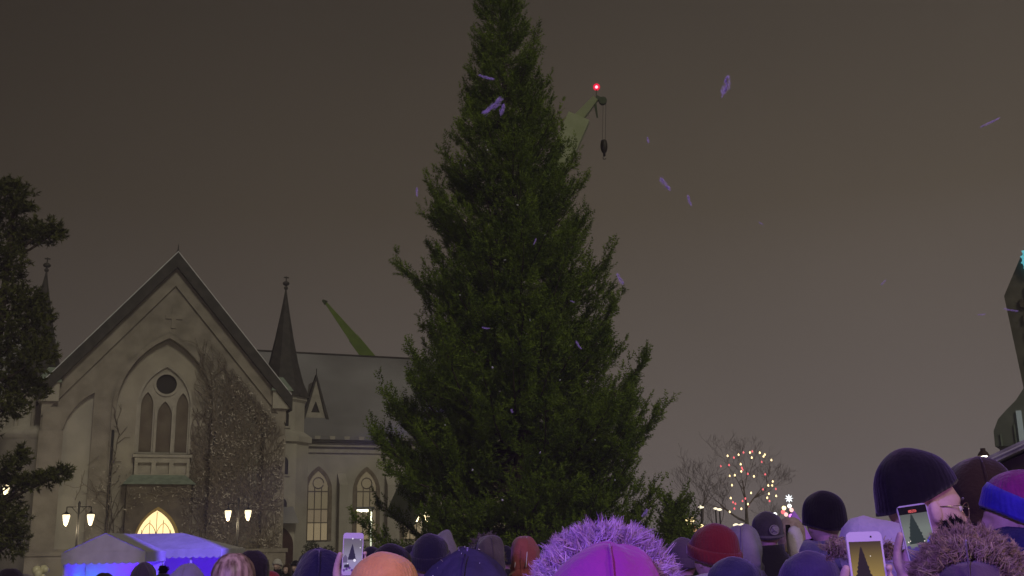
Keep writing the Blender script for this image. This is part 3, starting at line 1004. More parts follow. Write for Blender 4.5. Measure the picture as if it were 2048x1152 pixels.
double_lamp(833, 854, 1033, 56, 'double-armed street lamp glimpsed through the low branches of the huge spruce', 60)
double_lamp(-28, 12, 980, 52, 'double-armed street lamp glowing through the old pine before the round church turret', 55)
q = at(726, 1018, 52)
gz = ground_z(52)
c2 = at(743, 1018, 52)
t = thing('lamp_column', 'slim lit lamp column with a flat bright head above the raised phone', 'street lamp', (c2.x, 52, gz))
H = q.z - gz
mb = MB()
mb.tube([(0, 0, 0), (0, 0, H + .05)], .06, 8)
mb.build('column', IRON, t)
mb = MB()
mb.box(-.035, .035, -.10, -.062, .9, H - .15)
mb.build('light_strip', mat('pale_green_white_light', (.5, .5, .4), emit=(.92, 1.0, .74), estr=.75), t)
mb = MB()
mb.box(-.72, .15, -.14, .14, H - .02, H + .10)
mb.build('lamp_head', IRON, t)
mb = MB()
mb.box(-.68, -.16, -.17, .12, H - .13, H - .025)
mb.build('lit_panel', mat('lamp_panel', (.6, .6, .5), emit=(1.0, .95, .72), estr=2.0), t)
light('column_light', 'POINT', (c2.x - .4, 51.7, gz + H - .35), 60, (1.0, .92, .70), shadow_soft_size=.1)

# ------------------------------------------------------------------ tents
CANVAS = mat('white_tent_canvas', (.36, .35, .36), (.44, .43, .44), .8, 2, 3, .15, 3, spec=.05)
BLUEWALL = mat('white_tent_lining', (.65, .65, .70), rough=.7)
def scallop(x0, x1, ztop, zbot, n, d):
    pts = [(x0, ztop)]
    for k in range(n):
        for j in range(5):
            f = j / 5
            pts.append((x0 + (x1 - x0) * (k + f) / n, zbot - d * math.sin(PI * f)))
    return pts + [(x1, zbot), (x1, ztop)]
A0, A1, Ap = at(128, 1106, 40), at(290, 1106, 40), at(210, 1066, 40)
gz = ground_z(40)
t = thing('market_tent', 'white gabled tent with scalloped edge lit blue inside', 'tent', ((A0.x + A1.x) / 2, 40, gz))
hw, ze, zp, dp = (A1.x - A0.x) / 2, A0.z - gz, Ap.z - gz, 2.2
mb = MB()
ov = .06
mb.add([(-hw - ov, -.05, ze), (0, -.05, zp), (hw + ov, -.05, ze), (-hw - ov, dp, ze), (0, dp, zp), (hw + ov, dp, ze)], [(0, 1, 4, 3), (1, 2, 5, 4)])
for f, k in (((0, 1, 4, 3), 0), ((1, 2, 5, 4), 0)):
    pass
mb.build('roof', CANVAS, t, fix=False)
mb = MB()
mb.plate([[(-hw, ze), (hw, ze), (.0, zp - .02)]], -.04, -.01)
mb.build('gable_end', CANVAS, t)
mb = MB()
mb.plate([[(-hw, ze), (hw, ze), (.0, zp - .02)]], dp - .04, dp - .01)
mb.build('gable_end', CANVAS, t)
mb = MB()
mb.plate([scallop(-hw - .05, hw + .05, ze + .02, ze - .35, 11, .07)], -.09, -.05)
for s in (-1, 1):
    mb.add([(s * (hw + .06), -.05, ze), (s * (hw + .06), dp, ze), (s * (hw + .06), dp, ze - .36), (s * (hw + .06), -.05, ze - .36)], [(0, 1, 2, 3)])
mb.build('valance', CANVAS, t)
for sx in (-1, 1):
    for y in (.05, dp - .1):
        mb = MB()
        mb.box(sx * hw - .03, sx * hw + .03, y, y + .06, 0, ze)
        mb.build('pole', mat('white_pole', (.5, .5, .52), rough=.4), t)
mb = MB()
mb.box(-hw + .04, hw - .04, dp - .16, dp - .12, 0.02, ze - .02)
mb.build('back_wall', BLUEWALL, t)
mb = MB()
mb.box(-hw + .005, -hw + .035, .12, dp - .17, .02, ze - .02)
mb.build('side_wall', BLUEWALL, t)
mb = MB()
mb.tube([(-.3, .5, 1.0), (.3, .5, 1.0)], .04, 5)
BL = (.07, .0, 1.0)
light('tent_blue_lamp', 'POINT', (t.location.x + .25, 41.0, gz + 1.7), 90, (.09, .0, 1.0), shadow_soft_size=.15)
light('tent_cyan_lamp', 'POINT', (t.location.x - hw + .35, 41.4, gz + 1.15), 14, (.0, .35, 1.0), shadow_soft_size=.05)
# second tent behind and to the right: hipped roof, long side to the square
YB = 42.6
B0, B1, Br = at(225, 1101, YB), at(441, 1101, YB), at(366, 1066, YB + 1.9)
gz = ground_z(YB)
t = thing('market_tent', 'long white tent with a hipped violet-lit roof behind and right of the gabled tent', 'tent', ((B0.x + B1.x) / 2, YB, gz))
hw, ze, zp, dp = (B1.x - B0.x) / 2, B0.z - gz, Br.z - gz, 3.8
rx1 = Br.x - t.location.x
rx0 = at(232, 1066, YB + 1.9).x - t.location.x
mb = MB()
mb.add([(-hw, 0, ze), (hw, 0, ze), (hw, dp, ze), (-hw, dp, ze), (rx0, dp / 2, zp), (rx1, dp / 2, zp)], [(0, 1, 5, 4), (1, 2, 5), (2, 3, 4, 5), (3, 0, 4)])
mb.build('roof', CANVAS, t, fix=False)
mb = MB()
mb.plate([scallop(-hw - .02, hw + .02, ze + .01, ze - .27, 16, .07)], -.07, -.03)
mb.add([(hw + .02, -.05, ze), (hw + .02, dp, ze), (hw + .02, dp, ze - .3), (hw + .02, -.05, ze - .3)], [(0, 1, 2, 3)])
mb.build('valance', CANVAS, t)
for sx in (-1, -.3, .45, 1):
    mb = MB()
    mb.box(sx * hw - .035, sx * hw + .035, .05, .12, 0, ze)
    mb.build('pole', mat('white_pole', (.5, .5, .52)), t)
mb = MB()
mb.box(-hw + .05, hw - .05, dp - .2, dp - .15, .02, ze + .05)
mb.build('back_wall', BLUEWALL, t)
mb = MB()
mb.box(hw - .06, hw - .03, .15, dp - .2, .02, ze + .006)
mb.build('side_wall', BLUEWALL, t)  # added to keep the blue lamp light from spilling onto the church
for dx in (-.9, 1.0):
    light('tent_blue_lamp', 'POINT', (t.location.x + dx, YB + 2.0, gz + 1.75), 50, (.09, .0, 1.0), shadow_soft_size=.15)
tsp = light('tent_violet_spot', 'SPOT', (-1.8, 35.2, 6.4), 22000, (.16, .085, 1.0), spot_size=math.radians(16), spot_blend=.6, shadow_soft_size=.2)
aim(tsp, (-14.2, 43.6, 1.7))
tsp2 = light('tent_violet_spot', 'SPOT', (-12.5, 33, .5), 620, (.55, .34, 1.0), spot_size=math.radians(26), spot_blend=.8, shadow_soft_size=.2)
aim(tsp2, (-14.9, 40, 1.9))

# globe lamps built as pale unlit balls on strings, left below the round turret
q = at(81, 1141, 34)
t = thing('globe_bunch', 'small bunch of pale cream globes over the heads left of the blue tents', 'globes', (q.x, 34, ground_z(34)))
bz = q.z - ground_z(34)
CREAM = mat('cream_globe', (.72, .68, .46), (.78, .74, .52), .35, 3, spec=.5)
for dx, dy, dz, r in ((-.12, 0, .0, .13), (.08, .05, .03, .12), (-.02, -.08, -.10, .12), (.16, .0, .02, .09), (.12, -.06, -.18, .07)):
    mb = MB()
    mb.sphere((dx, dy, bz + dz), r, r, r * 1.15, 12, 9)
    mb.build('pale_globe', CREAM, t, smooth=True)
mb = MB()
for dx, dy in ((-.12, 0), (.08, .05), (-.02, -.08), (.16, 0), (.12, -.06)):
    mb.tube([(dx, dy, bz - .12), (0, 0, 1.2)], .004, 3)
mb.build('strings', IRON, t, fix=False)

# ------------------------------------------------------------------ market stall seen beside the small spruce
SY = 42.0
q = at(1386, 1062, SY)
gz = ground_z(SY)
t = thing('market_stall', 'small glowing market stall hung with bulbs between the small spruce and the red beanie', 'market stall', (q.x + .3, SY, gz))
mb = MB()
mb.box(-.9, .9, 0, .6, 0, .95)
mb.build('counter', mat('stall_wood', (.12, .08, .05), (.18, .12, .07), .7, 4), t)
mb = MB()
mb.box(-.85, .85, .9, .95, .95, 2.35)
mb.build('back_panel', mat('mint_lit_panel', (.3, .4, .35), rough=.6, emit=(.52, .80, .62), estr=.75), t)
mb = MB()
mb.add([(-1.0, -.3, 2.35), (1.0, -.3, 2.35), (1.0, 1.2, 2.75), (-1.0, 1.2, 2.75), (-1.0, -.3, 2.42), (1.0, -.3, 2.42), (1.0, 1.2, 2.82), (-1.0, 1.2, 2.82)], [(0, 3, 2, 1), (4, 5, 6, 7), (0, 1, 5, 4), (1, 2, 6, 5), (2, 3, 7, 6), (3, 0, 4, 7)])
mb.build('roof', mat('stall_red_roof', (.22, .03, .03), (.28, .05, .05), .7, 3), t)
for x in (-.9, .9):
    mb = MB()
    mb.box(x - .04, x + .04, -.2, -.12, 0, 2.37)
    mb.build('post', BARK, t)
for px, py, m, r in ((1375, 1040, WHT, .07), (1384, 1039, WHT, .10), (1375, 1050, WHT, .05), (1381, 1048, WHT, .045), (1378, 1057, WHT, .085), (1386, 1055, RED, .10), (1389, 1060, mat('orange_bulb', (.4, .2, .1), emit=(1, .5, .25), estr=1.6), .07), (1371, 1068, WHT, .05), (1403, 1053, WHT, .085), (1400, 1057, WHT, .05), (1366, 1075, WHT, .04), (1382, 1064, WHT, .06)):
    p = at(px, py, SY - .4) - Vector((q.x + .3, SY, gz))
    mb = MB()
    mb.sphere(p, r, n=8, m=6)
    mb.build('bulb', m, t, smooth=True)
# far double lamp and small far lamps
for px, py, r, lab in ((1472, 1050, .15, 'left one of two small far lamps just right of the red beanie'), (1484, 1050, .15, 'right one of two small far lamps just right of the red beanie'), (1431, 1017, .10, 'tiny faint lamp left of the bulb-hung bare tree, the lower of three'), (1439, 1019, .12, 'tiny bright lamp left of the bulb-hung bare tree'), (1402, 1014, .14, 'pale blurred lamp above the market stall')):
    Y = 75
    p = at(px, py, Y)
    t = thing('park_lamp', lab.replace(', the lower of three', ' with a dim white head'), 'street lamp', (p.x, Y, ground_z(Y)), 0, 'small far lamps')
    h = p.z - ground_z(Y)
    mb = MB()
    mb.tube([(0, 0, 0), (0, 0, h - r)], .05, 6)
    mb.build('post', IRON, t)
    mb = MB()
    mb.lathe([(.03, h - r * .7), (r * 1.3, h - r * .4), (r * 1.4, h + r * .1), (r * .6, h + r * .6), (.02, h + r * .7)], 0, 0, 10)
    mb.build('lamp_head', mat('far_lamp_glass', (.5, .45, .35), emit=(1, .88, .60), estr=1.6 if r > .13 else .8), t, smooth=True)

# ------------------------------------------------------------------ buildings at the right edge
RY = 48.0
gz = ground_z(RY)
DARKST = mat('dark_facade_stone', (.12, .118, .095), (.18, .175, .145), .9, 1.2, 5, .4, 8)
q0 = at(2052, 1090, RY)
def facing(q0, Y, gz, extra):
    rz = -math.atan2(q0.x, Y) - extra
    M = (Matrix.Translation((q0.x, Y, gz)) @ Matrix.Rotation(rz, 4, 'Z')).inverted()
    def R_(px, py):
        a, b = M @ Vector((0, 0, CZ)), M @ at(px, py, Y)
        p = a + (b - a) * (a.y / (a.y - b.y))
        return p.x, p.z
    return rz, R_
rz, R_ = facing(q0, RY, gz, math.radians(6))
t = thing('corner_tower', 'dark stone tower at the right edge with a teal star light high up', 'tower', (q0.x, RY, gz), rz)
e1, e2, e3 = R_(2047, 775), R_(2008, 592), R_(2052, 488)
mb = MB()
mb.plate([[(e1[0] + .1, 0), (e1[0], e1[1]), e2, e3, (e3[0] + 3.5, e3[1] + 7.5), (e3[0] + 7, e3[1]), (e1[0] + 9, e2[1]), (e1[0] + 8, e1[1]), (e1[0] + 8, 0)]], 0, 7)
mb.build('wall', DARKST, t)
mb = MB()
for k in range(5):
    x, z = e2[0] + .62 + .14 * k * .4, e2[1] - .35 - k * .72
    mb.box(x, x + .5, -.12, 0, z - .28, z + .1)
mb.box(e2[0] + .9, e2[0] + 1.15, -.1, 0, e1[1] + .4, e2[1] + .3)
mb.build('stone_blocks', STONE_D, t)
mb = MB()
wq = R_(2046, 690)
mb.plate([[(wq[0] - .05, wq[1] - .9), (wq[0] + .9, wq[1] - .9), (wq[0] + .9, wq[1] + .5), (wq[0] + .3, wq[1] + .7)]], -.05, 0)
mb.build('window', DARKGLASS, t)
TEAL = mat('teal_light', (.1, .35, .38), rough=.5, emit=(.15, .60, .70), estr=.6)
sc_ = R_(2062, 520)
mb = MB()
n_ = 14
mb.add([(sc_[0] + (.42 if k % 2 else .30) * math.cos(2 * PI * k / 28), -.25 - (.06 if k % 2 else 0), sc_[1] + (.66 if k % 2 else .56) * math.sin(2 * PI * k / 28)) for k in range(28)] + [(sc_[0], -.38, sc_[1])], [(k, (k + 1) % 28, 28) for k in range(28)])
mb.add([(sc_[0] + .36 * math.cos(2 * PI * k / 28), -.04, sc_[1] + .6 * math.sin(2 * PI * k / 28)) for k in range(28)], [tuple(range(28))])
mb.build('star_light', TEAL, t)
# annex with a bulging copper roof
AY = 45.0
gz = ground_z(AY)
q0 = at(1990, 1080, AY)
rz, R_ = facing(q0, AY, gz, math.radians(6))
t = thing('copper_roofed_house', 'hazy grey-green copper-roofed house below the dark tower at the right edge', 'house', (q0.x, AY, gz), rz)
o_ = [R_(1990, 893), R_(1987, 862), R_(1996, 838), R_(2014, 818), R_(2032, 800), R_(2048, 775)]
mb = MB()
mb.plate([[(o_[0][0], o_[0][1])] + o_[1:] + [(o_[5][0] + 1.2, o_[5][1] + 1.0), (o_[5][0] + 5, o_[5][1] + 1.0), (o_[5][0] + 5, o_[0][1])]], 0, 5)
r0 = mb.build('roof', mat('hazy_copper', (.13, .15, .13), (.19, .21, .19), .7, .8, 4), t)
mb = MB()
for k in range(6):
    mb = MB()
    x = o_[0][0] + .25 + k * .55
    mb.box(x, x + .05, -.06, 0, o_[0][1], o_[0][1] + .5 + .35 * k)
    mb.build('roof_seam', COPPER, r0)
mb = MB()
mb.box(o_[0][0] + .15, o_[5][0] + 5, .15, 4.9, 0, o_[0][1])
mb.build('wall', DARKST, t)
mb = MB()
mb.box(o_[0][0] + .95, o_[0][0] + 1.15, -.09, 0, o_[0][1] + .1, o_[0][1] + 1.4)
mb.build('dormer_window', mat('pale_lit_glass', (.3, .33, .33), emit=(.6, .72, .74), estr=.13), r0)
# timber kiosk with a snowy roof and a lamp at its corner
KY = 13.0
k0, k1 = at(1990, 905, KY), at(2048, 880, KY)
gz = ground_z(KY)
rz, R_ = facing(k0, KY, gz, math.radians(5))
t = thing('kiosk', 'dark timber kiosk with a snowy roof and a small lit lamp at its corner', 'kiosk', (k0.x, KY, gz), rz)
ze = k0.z - gz - .13
sl = .42
mb = MB()
mb.plate([[(.02, 0), (.02, ze - .02), (2.0, ze + 2.0 * sl - .05), (4.0, ze - .02), (4.0, 0)]], 0, 2.6)
mb.build('wall', mat('dark_timber', (.035, .022, .018), (.055, .036, .028), .8, 2.5, 4, .4, 12), t)
mb = MB()
for s in (0, 1):
    a, b = ((-.18, ze - .18 * sl), (2.0, ze + 2.0 * sl)) if not s else ((4.18, ze - .18 * sl), (2.0, ze + 2.0 * sl))
    mb.plate([[a, b, (b[0], b[1] + .10), (a[0], a[1] + .10)]], -.22, 2.8)
rf = mb.build('roof', mat('snowy_board', (.22, .20, .20), (.45, .43, .45), .8, 4, 4, .3, 20), t)
mb = MB()
mb.tube([(-.18, -.24, ze - .18 * sl + .05), (2.0, -.24, ze + 2 * sl + .05)], .012, 5)
mb.build('roof_edge', mat('icy_edge', (.55, .53, .52), rough=.4), rf)
lp = R_(1966, 918)
lp = Vector((lp[0], 0, lp[1]))
mb = MB()
mb.tube([(0, 0, ze - .1), (lp.x, -.1, lp.z + .045)], .012, 5)
mb.lathe([(.07, lp.z + .03), (.05, lp.z + .07), (.03, lp.z + .09), (.028, lp.z + .12)], lp.x + .02, -.1, 8)
br_ = mb.build('lamp_bracket', mat('rusty_iron', (.06, .04, .025)), t)
mb = MB()
mb.tube([(lp.x - .055, -.12, lp.z - .012), (lp.x + .06, -.12, lp.z + .03)], .016, 8)
mb.build('lamp_tube', mat('kiosk_lamp', (.6, .55, .5), emit=(1.0, .90, .74), estr=4), br_)
mb = MB()
a_ = Vector((.08, 0, R_(1992, 948)[1]))
mb.box(.06, .10, -.04, -.005, a_.z - .06, a_.z + .06)
mb.build('notice', mat('pale_paper', (.45, .42, .33)), t)

# ------------------------------------------------------------------ people
def modified(me, mods):
    """apply modifiers through the depsgraph and return the evaluated mesh"""
    o = bpy.data.objects.new('temporary', me)
    C.objects.link(o)
    for kind, kw in mods:
        m = o.modifiers.new(kind, kind)
        for k, v in kw.items():
            setattr(m, k, v)
    bpy.context.view_layer.update()
    dg = bpy.context.evaluated_depsgraph_get()
    r = bpy.data.meshes.new_from_object(o.evaluated_get(dg))
    bpy.data.objects.remove(o)
    return r
def skinned(pts, edges, root=0, sub=2):
    """pts: list of (x, y, z, rx, ry)"""
    me = bpy.data.meshes.new('skin')
    me.from_pydata([p[:3] for p in pts], edges, [])
    o = bpy.data.objects.new('temporary', me)
    C.objects.link(o)
    o.modifiers.new('skin', 'SKIN')
    for i, p in enumerate(pts):
        sv = me.skin_vertices[0].data[i]
        sv.radius = (p[3], p[4] if len(p) > 4 else p[3])
        sv.use_root = i == root
    m = o.modifiers.new('sub', 'SUBSURF')
    m.levels = sub
    bpy.context.view_layer.update()
    r = bpy.data.meshes.new_from_object(o.evaluated_get(bpy.context.evaluated_depsgraph_get()))
    bpy.data.objects.remove(o)
    return r
HC = Vector((0, .035, 1.632))
def head_mesh():
    nu, nv = 96, 72
    G = lambda v, c, s: math.exp(-((v - c) / s) ** 2)
    V = []
    for i in range(nv + 1):
        th = PI * i / nv
        for k in range(nu):
            ph = 2 * PI * k / nu
            d = Vector((math.sin(th) * math.sin(ph), math.sin(th) * math.cos(ph), math.cos(th)))
            x, y, z = d.x * .075, d.y * .097, d.z * .116
            lo = max(0, -z) / .116
            x *= 1 - .30 * lo ** 1.5
            if y < 0:
                y *= 1 - .45 * lo ** 1.3
                y -= .006 * G(z, .03, .05)
            f = max(0, d.y)
            fx = abs(x)
            if y > 0:
                y += .012 * lo * f                                     # jaw forward
                y -= .007 * f * G(z, .085, .04)
                y += .006 * f * G(z, .028, .013) * G(fx, .025, .03)       # brow
                y -= .012 * f * G(z, .006, .014) * G(fx, .032, .016)      # eye sockets
                nose = .004 + .021 * min(1, max(0, (.018 - z) / .05)) if -.042 < z < .018 else 0
                if z <= -.034:
                    nose *= max(0, (z + .048) / .014)
                y += nose * G(fx, 0, .0105 + .008 * max(0, -z - .01) / .03) * f
                y += .008 * f * G(z, -.025, .02) * G(fx, .04, .018) * .6     # cheeks
                y += .0075 * f * G(z, -.056, .006) * G(fx, 0, .020)       # upper lip
                y += .0080 * f * G(z, -.069, .007) * G(fx, 0, .019)       # lower lip
                y -= .0045 * f * G(z, -.0625, .0025) * G(fx, 0, .022)
                y -= .004 * f * G(z, -.082, .007) * G(fx, 0, .025)
                y += .010 * f * G(z, -.100, .014) * G(fx, 0, .026)        # chin
            V.append(HC + Vector((x, y, z)))
    F = []
    for i in range(nv):
        for k in range(nu):
            F.append((i * nu + k, i * nu + (k + 1) % nu, (i + 1) * nu + (k + 1) % nu, (i + 1) * nu + k))
    mb = MB()
    mb.add(V, [tuple(reversed(f)) for f in F])
    for s in (-1, 1):                                                   # ears
        R = []
        for i in range(9):
            t = PI * i / 8
            q = max(math.sin(t), .05)
            R.append([(HC.x + s * (.070 + .012 * q * (1 if math.sin(a) > 0 else .2)) + s * .006 * math.sin(a), HC.y - .012 + .017 * q * math.cos(a) - .004 * math.cos(t), HC.z - .005 + .031 * math.cos(t)) for a in [2 * PI * k / 10 for k in range(10)]])
        mb.rings(R)
    return mb
PH_C = Vector((-.125, .45, 1.79))            # where a raised phone sits, in the person's own space
def hand_points(raised):
    """finger chains of the left hand; raised = closed round a phone at PH_C, else hanging"""
    c = PH_C
    ch_ = []
    if raised:
        base = [(-.012, .026, -.005), (-.016, .028, -.026), (-.018, .029, -.047), (-.02, .028, -.066)]
        for i, (x, y, z) in enumerate(base):
            r = (.0085, .009, .0088, .0075)[i]
            e = (.0, .002, .001, -.002)[i]
            ch_.append([(c.x + x - .012, c.y + y + .004, c.z + z - .008, r * 1.15), (c.x + x + .022, c.y + .022, c.z + z + .004, r * 1.05), (c.x + .040 + e, c.y + .014, c.z + z + .008, r), (c.x + .0465 + e, c.y - .002, c.z + z + .008, r * .92), (c.x + .037 + e, c.y - .013, c.z + z + .007, r * .8)])
        ch_.append([(c.x - .038, c.y + .022, c.z - .115, .019), (c.x - .058, c.y + .012, c.z - .075, .0165), (c.x - .056, c.y + .004, c.z - .040, .0125), (c.x - .048, c.y - .006, c.z - .012, .0115), (c.x - .041, c.y - .011, c.z + .010, .009)])
    return ch_
def body_mesh(raised):
    runs = [[(0, 0, .90, .13, .10), (0, 0, 1.15, .135, .10), (0, -.01, 1.33, .165, .11), (0, -.015, 1.45, .085, .075), (0, .0, 1.53, .057, .057), (0, .02, 1.60, .058, .06)]]
    for s in (-1, 1):
        runs.append([(s * .07, 0, .95, .09), (s * .10, 0, .84, .092), (s * .11, .01, .50, .062), (s * .11, -.03, .10, .045)])
        runs.append([(s * .11, -.045, .075, .04), (s * .118, .04, .05, .042), (s * .125, .13, .038, .032)])
        if raised and s < 0:
            c = PH_C
            runs.append([(-.09, -.015, 1.40, .06), (-.18, -.02, 1.42, .062), (-.30, .10, 1.29, .046), (c.x - .085, c.y - .04, c.z - .235, .031), (c.x - .048, c.y + .022, c.z - .135, .027), (c.x - .030, c.y + .034, c.z - .075, .029), (c.x - .024, c.y + .034, c.z - .03, .027)])
        else:
            runs.append([(s * .09, -.015, 1.40, .06), (s * .18, -.02, 1.42, .062), (s * .245, -.03, 1.14, .044), (s * .235, .05, .89, .028), (s * .232, .075, .83, .022, .034), (s * .232, .085, .79, .017, .038)])
    parts = [skinned(r, [(i, i + 1) for i in range(len(r) - 1)]) for r in runs]
    chains = hand_points(raised)
    for s in (-1, 1):
        if raised and s < 0:
            continue
        for i in range(4):
            y0 = .112 - .019 * i
            ln = (.072, .080, .074, .058)[i]
            chains.append([(s * .232, y0 - .004, .80, .0095), (s * .231, y0, .80 - ln * .45, .0088), (s * .224, y0 + .002, .80 - ln * .8, .008), (s * .214, y0 + .001, .80 - ln * 1.08, .0068)])
        chains.append([(s * .225, .085, .85, .013), (s * .218, .118, .825, .011), (s * .214, .128, .795, .0095), (s * .210, .130, .775, .008)])
    for c in chains:
        parts.append(skinned(c, [(i, i + 1) for i in range(len(c) - 1)]))
    bm = bmesh.new()
    for m in parts:
        bm.from_mesh(m)
    hm = bpy.data.meshes.new('head')
    mb = head_mesh()
    hm.from_pydata(mb.v, [], mb.f)
    bm.from_mesh(hm)
    bmesh.ops.recalc_face_normals(bm, faces=bm.faces)
    me = bpy.data.meshes.new('body')
    bm.to_mesh(me)
    bm.free()
    r = modified(me, [('REMESH', dict(mode='VOXEL', voxel_size=.0042, use_smooth_shade=True)), ('CORRECTIVE_SMOOTH', dict(iterations=2, factor=.5, use_only_smooth=True, rest_source='ORCO'))])
    r.name = 'body'
    return r
SKIN = mat('skin', (.50, .35, .31), (.58, .42, .38), .55, 30, 3, .08, 160, spec=.35)
BODY, BODY_R = body_mesh(False), body_mesh(True)
for m in (BODY, BODY_R):
    m.materials.clear()
    m.materials.append(SKIN)
    m.polygons.foreach_set('use_smooth', [True] * len(m.polygons))

def cloth(name, a, b=None, scale=6, rough=.85, bump=.25, sheen=.3):
    b = b or tuple(min(1, x * 1.35 + .004) for x in a)
    return mat(name, a, b, rough, scale, 3, bump, 60, sheen=sheen, spec=.15)
def wob(p, a, f, seed=0):
    n = noise.noise_vector(Vector(p) * f + Vector((seed, seed * .7, 0)))
    return (p[0] + n.x * a, p[1] + n.y * a, p[2] + n.z * a)
def coat(parent, m, raised=False, fat=1.0, collar=1.56, seed=0, name='coat', hem=.62):
    mb = MB()
    R = []
    prof = [(hem, .27, .205), (hem + .02, .275, .21), (.80, .262, .20), (.95, .25, .19), (1.05, .245, .185), (1.2, .25, .185), (1.32, .255, .18), (1.40, .235, .155), (1.45, .185, .125), (1.485, .125, .105), (1.52, .098, .10), (collar, .092, .098), (collar, .078, .085), (1.5, .075, .08)]
    n = 40
    for z, rx_, ry_ in prof:
        R.append([wob((rx_ * fat * math.cos(2 * PI * k / n), ry_ * fat * math.sin(2 * PI * k / n) - .005, z + (.0 if z < 1.4 else 0)), .018, 7, seed) for k in range(n)])
    mb.rings(R)
    for s in (-1, 1):
        if raised and s < 0:
            c = PH_C
            pts = [(-.13, -.02, 1.40), (-.19, -.01, 1.40), (-.25, .06, 1.35), (-.315, .15, 1.30), (-.285, .24, 1.38), (c.x - .105, c.y - .10, c.z - .30), (c.x - .078, c.y - .03, c.z - .215), (c.x - .072, c.y - .012, c.z - .188)]
        else:
            pts = [(s * .13, -.02, 1.41), (s * .19, -.02, 1.40), (s * .235, -.03, 1.28), (s * .255, -.035, 1.14), (s * .25, .0, 1.03), (s * .24, .04, .93), (s * .237, .06, .87)]
        rad = np.interp(np.linspace(0, 1, len(pts)), [0, .15, .5, 1], [.075, .085, .068, .050]) * fat
        # refine and wrinkle
        T = np.linspace(0, len(pts) - 1, 34)
        pp = [tuple(np.interp(T, range(len(pts)), [p[j] for p in pts])) for j in range(3)]
        rr__ = np.interp(T, range(len(pts)), rad) * (1 + .07 * np.sin(T * 9 + seed) * np.sin(T * 3.1))
        mb.tube(list(zip(*pp)), list(rr__), 14)
    return mb.build(name, m, parent, True)
def trousers(parent, m):
    mb = MB()
    for s in (-1, 1):
        mb.tube([(s * .095, 0, .95), (s * .10, 0, .80), (s * .112, .01, .5), (s * .112, -.02, .2), (s * .112, -.025, .06)], [.105, .105, .085, .075, .072], 14)
    mb.build('trousers', m, parent, True)
    mb = MB()
    for s in (-1, 1):
        mb.rings([[(s * .12 + .055 * math.cos(a) * q, .045 + .145 * math.sin(a) * q2, z) for a in [2 * PI * k / 16 for k in range(16)]] for q, q2, z in ((.95, 1, .0), (1, 1.02, .03), (.95, .9, .07), (.9, .55, .11), (.9, .5, .2))])
    mb.build('boots', mat('dark_boot', (.02, .018, .016), rough=.6), parent, True)
BZ = 1.668
def dome(z_edge, rx_, ry_, top, cy=.018, n=56, m=16, rib=0, nrib=44, tilt=0, slouch=0, sq=2.3, seed=0, wr=0):
    """hat or hair shell: closed dome over the skull, its edge at z_edge(angle)"""
    R = []
    for i in range(m + 1):
        t = i / m
        row = []
        for k in range(n):
            a = 2 * PI * k / n
            ze = z_edge(a)
            z = ze + (top - ze) * math.sin(t * PI / 2)
            q = max(0, 1 - max(0, (z - BZ) / (top - BZ)) ** sq) ** (1 / 2.0)
            q = max(q, .015)
            if z < BZ:
                q = 1
            rbm = 1 + rib * math.cos(nrib * a) * min(1, q * 1.5)
            p = (rx_ * q * math.sin(a) * rbm, cy + ry_ * q * math.cos(a) * rbm - slouch * max(0, (z - BZ) / (top - BZ)) ** 1.5, z)
            row.append(wob(p, wr, 12, seed) if wr else p)
        R.append(row)
    inner = [[(p[0] * .93, cy + (p[1] - cy) * .93, p[2] + .004) for p in R[0]]]
    mb = MB()
    mb.rings(inner + R)
    return mb
def beanie(parent, m, top=1.80, cuff=True, tilt=.035, rx_=.098, ry_=.118, low=1.612, slouch=0, pom=None, rib=.012, seed=0, cm=None, ch=1, ce=1):
    ze = lambda a: low + tilt * (1 + math.cos(a)) * .9
    o = dome(ze, rx_, ry_, top, rib=rib, slouch=slouch, seed=seed, wr=.006, n=132 if rib else 56).build('beanie', m, parent, True)
    if cuff:
        R = []
        for dz, ex in ((.0, .0), (-.004, .008 * ce), (.01, .013 * ce), (.045 * ch, .013 * ce), (.058 * ch, .008 * ce), (.056 * ch, -.002)):
            def nar(z):
                return max(.2, 1 - max(0, (z - BZ) / (top - BZ)) ** 2.3) ** .5
            R.append([((rx_ * nar(ze(a) + dz) + ex) * (1 + .012 * math.cos(44 * a)) * math.sin(a), .018 + (ry_ * nar(ze(a) + dz) + ex) * (1 + .012 * math.cos(44 * a)) * math.cos(a), ze(a) + dz) for a in [2 * PI * k / 132 for k in range(132)]])
        mb = MB()
        mb.rings(R, cap=False)
        mb.build('cuff', cm or m, o, True)
    if pom:
        fur(np.array([[0, .01 - slouch, top + .025]]), None, .042, 4500, 'pompom', pom, o)
    return o
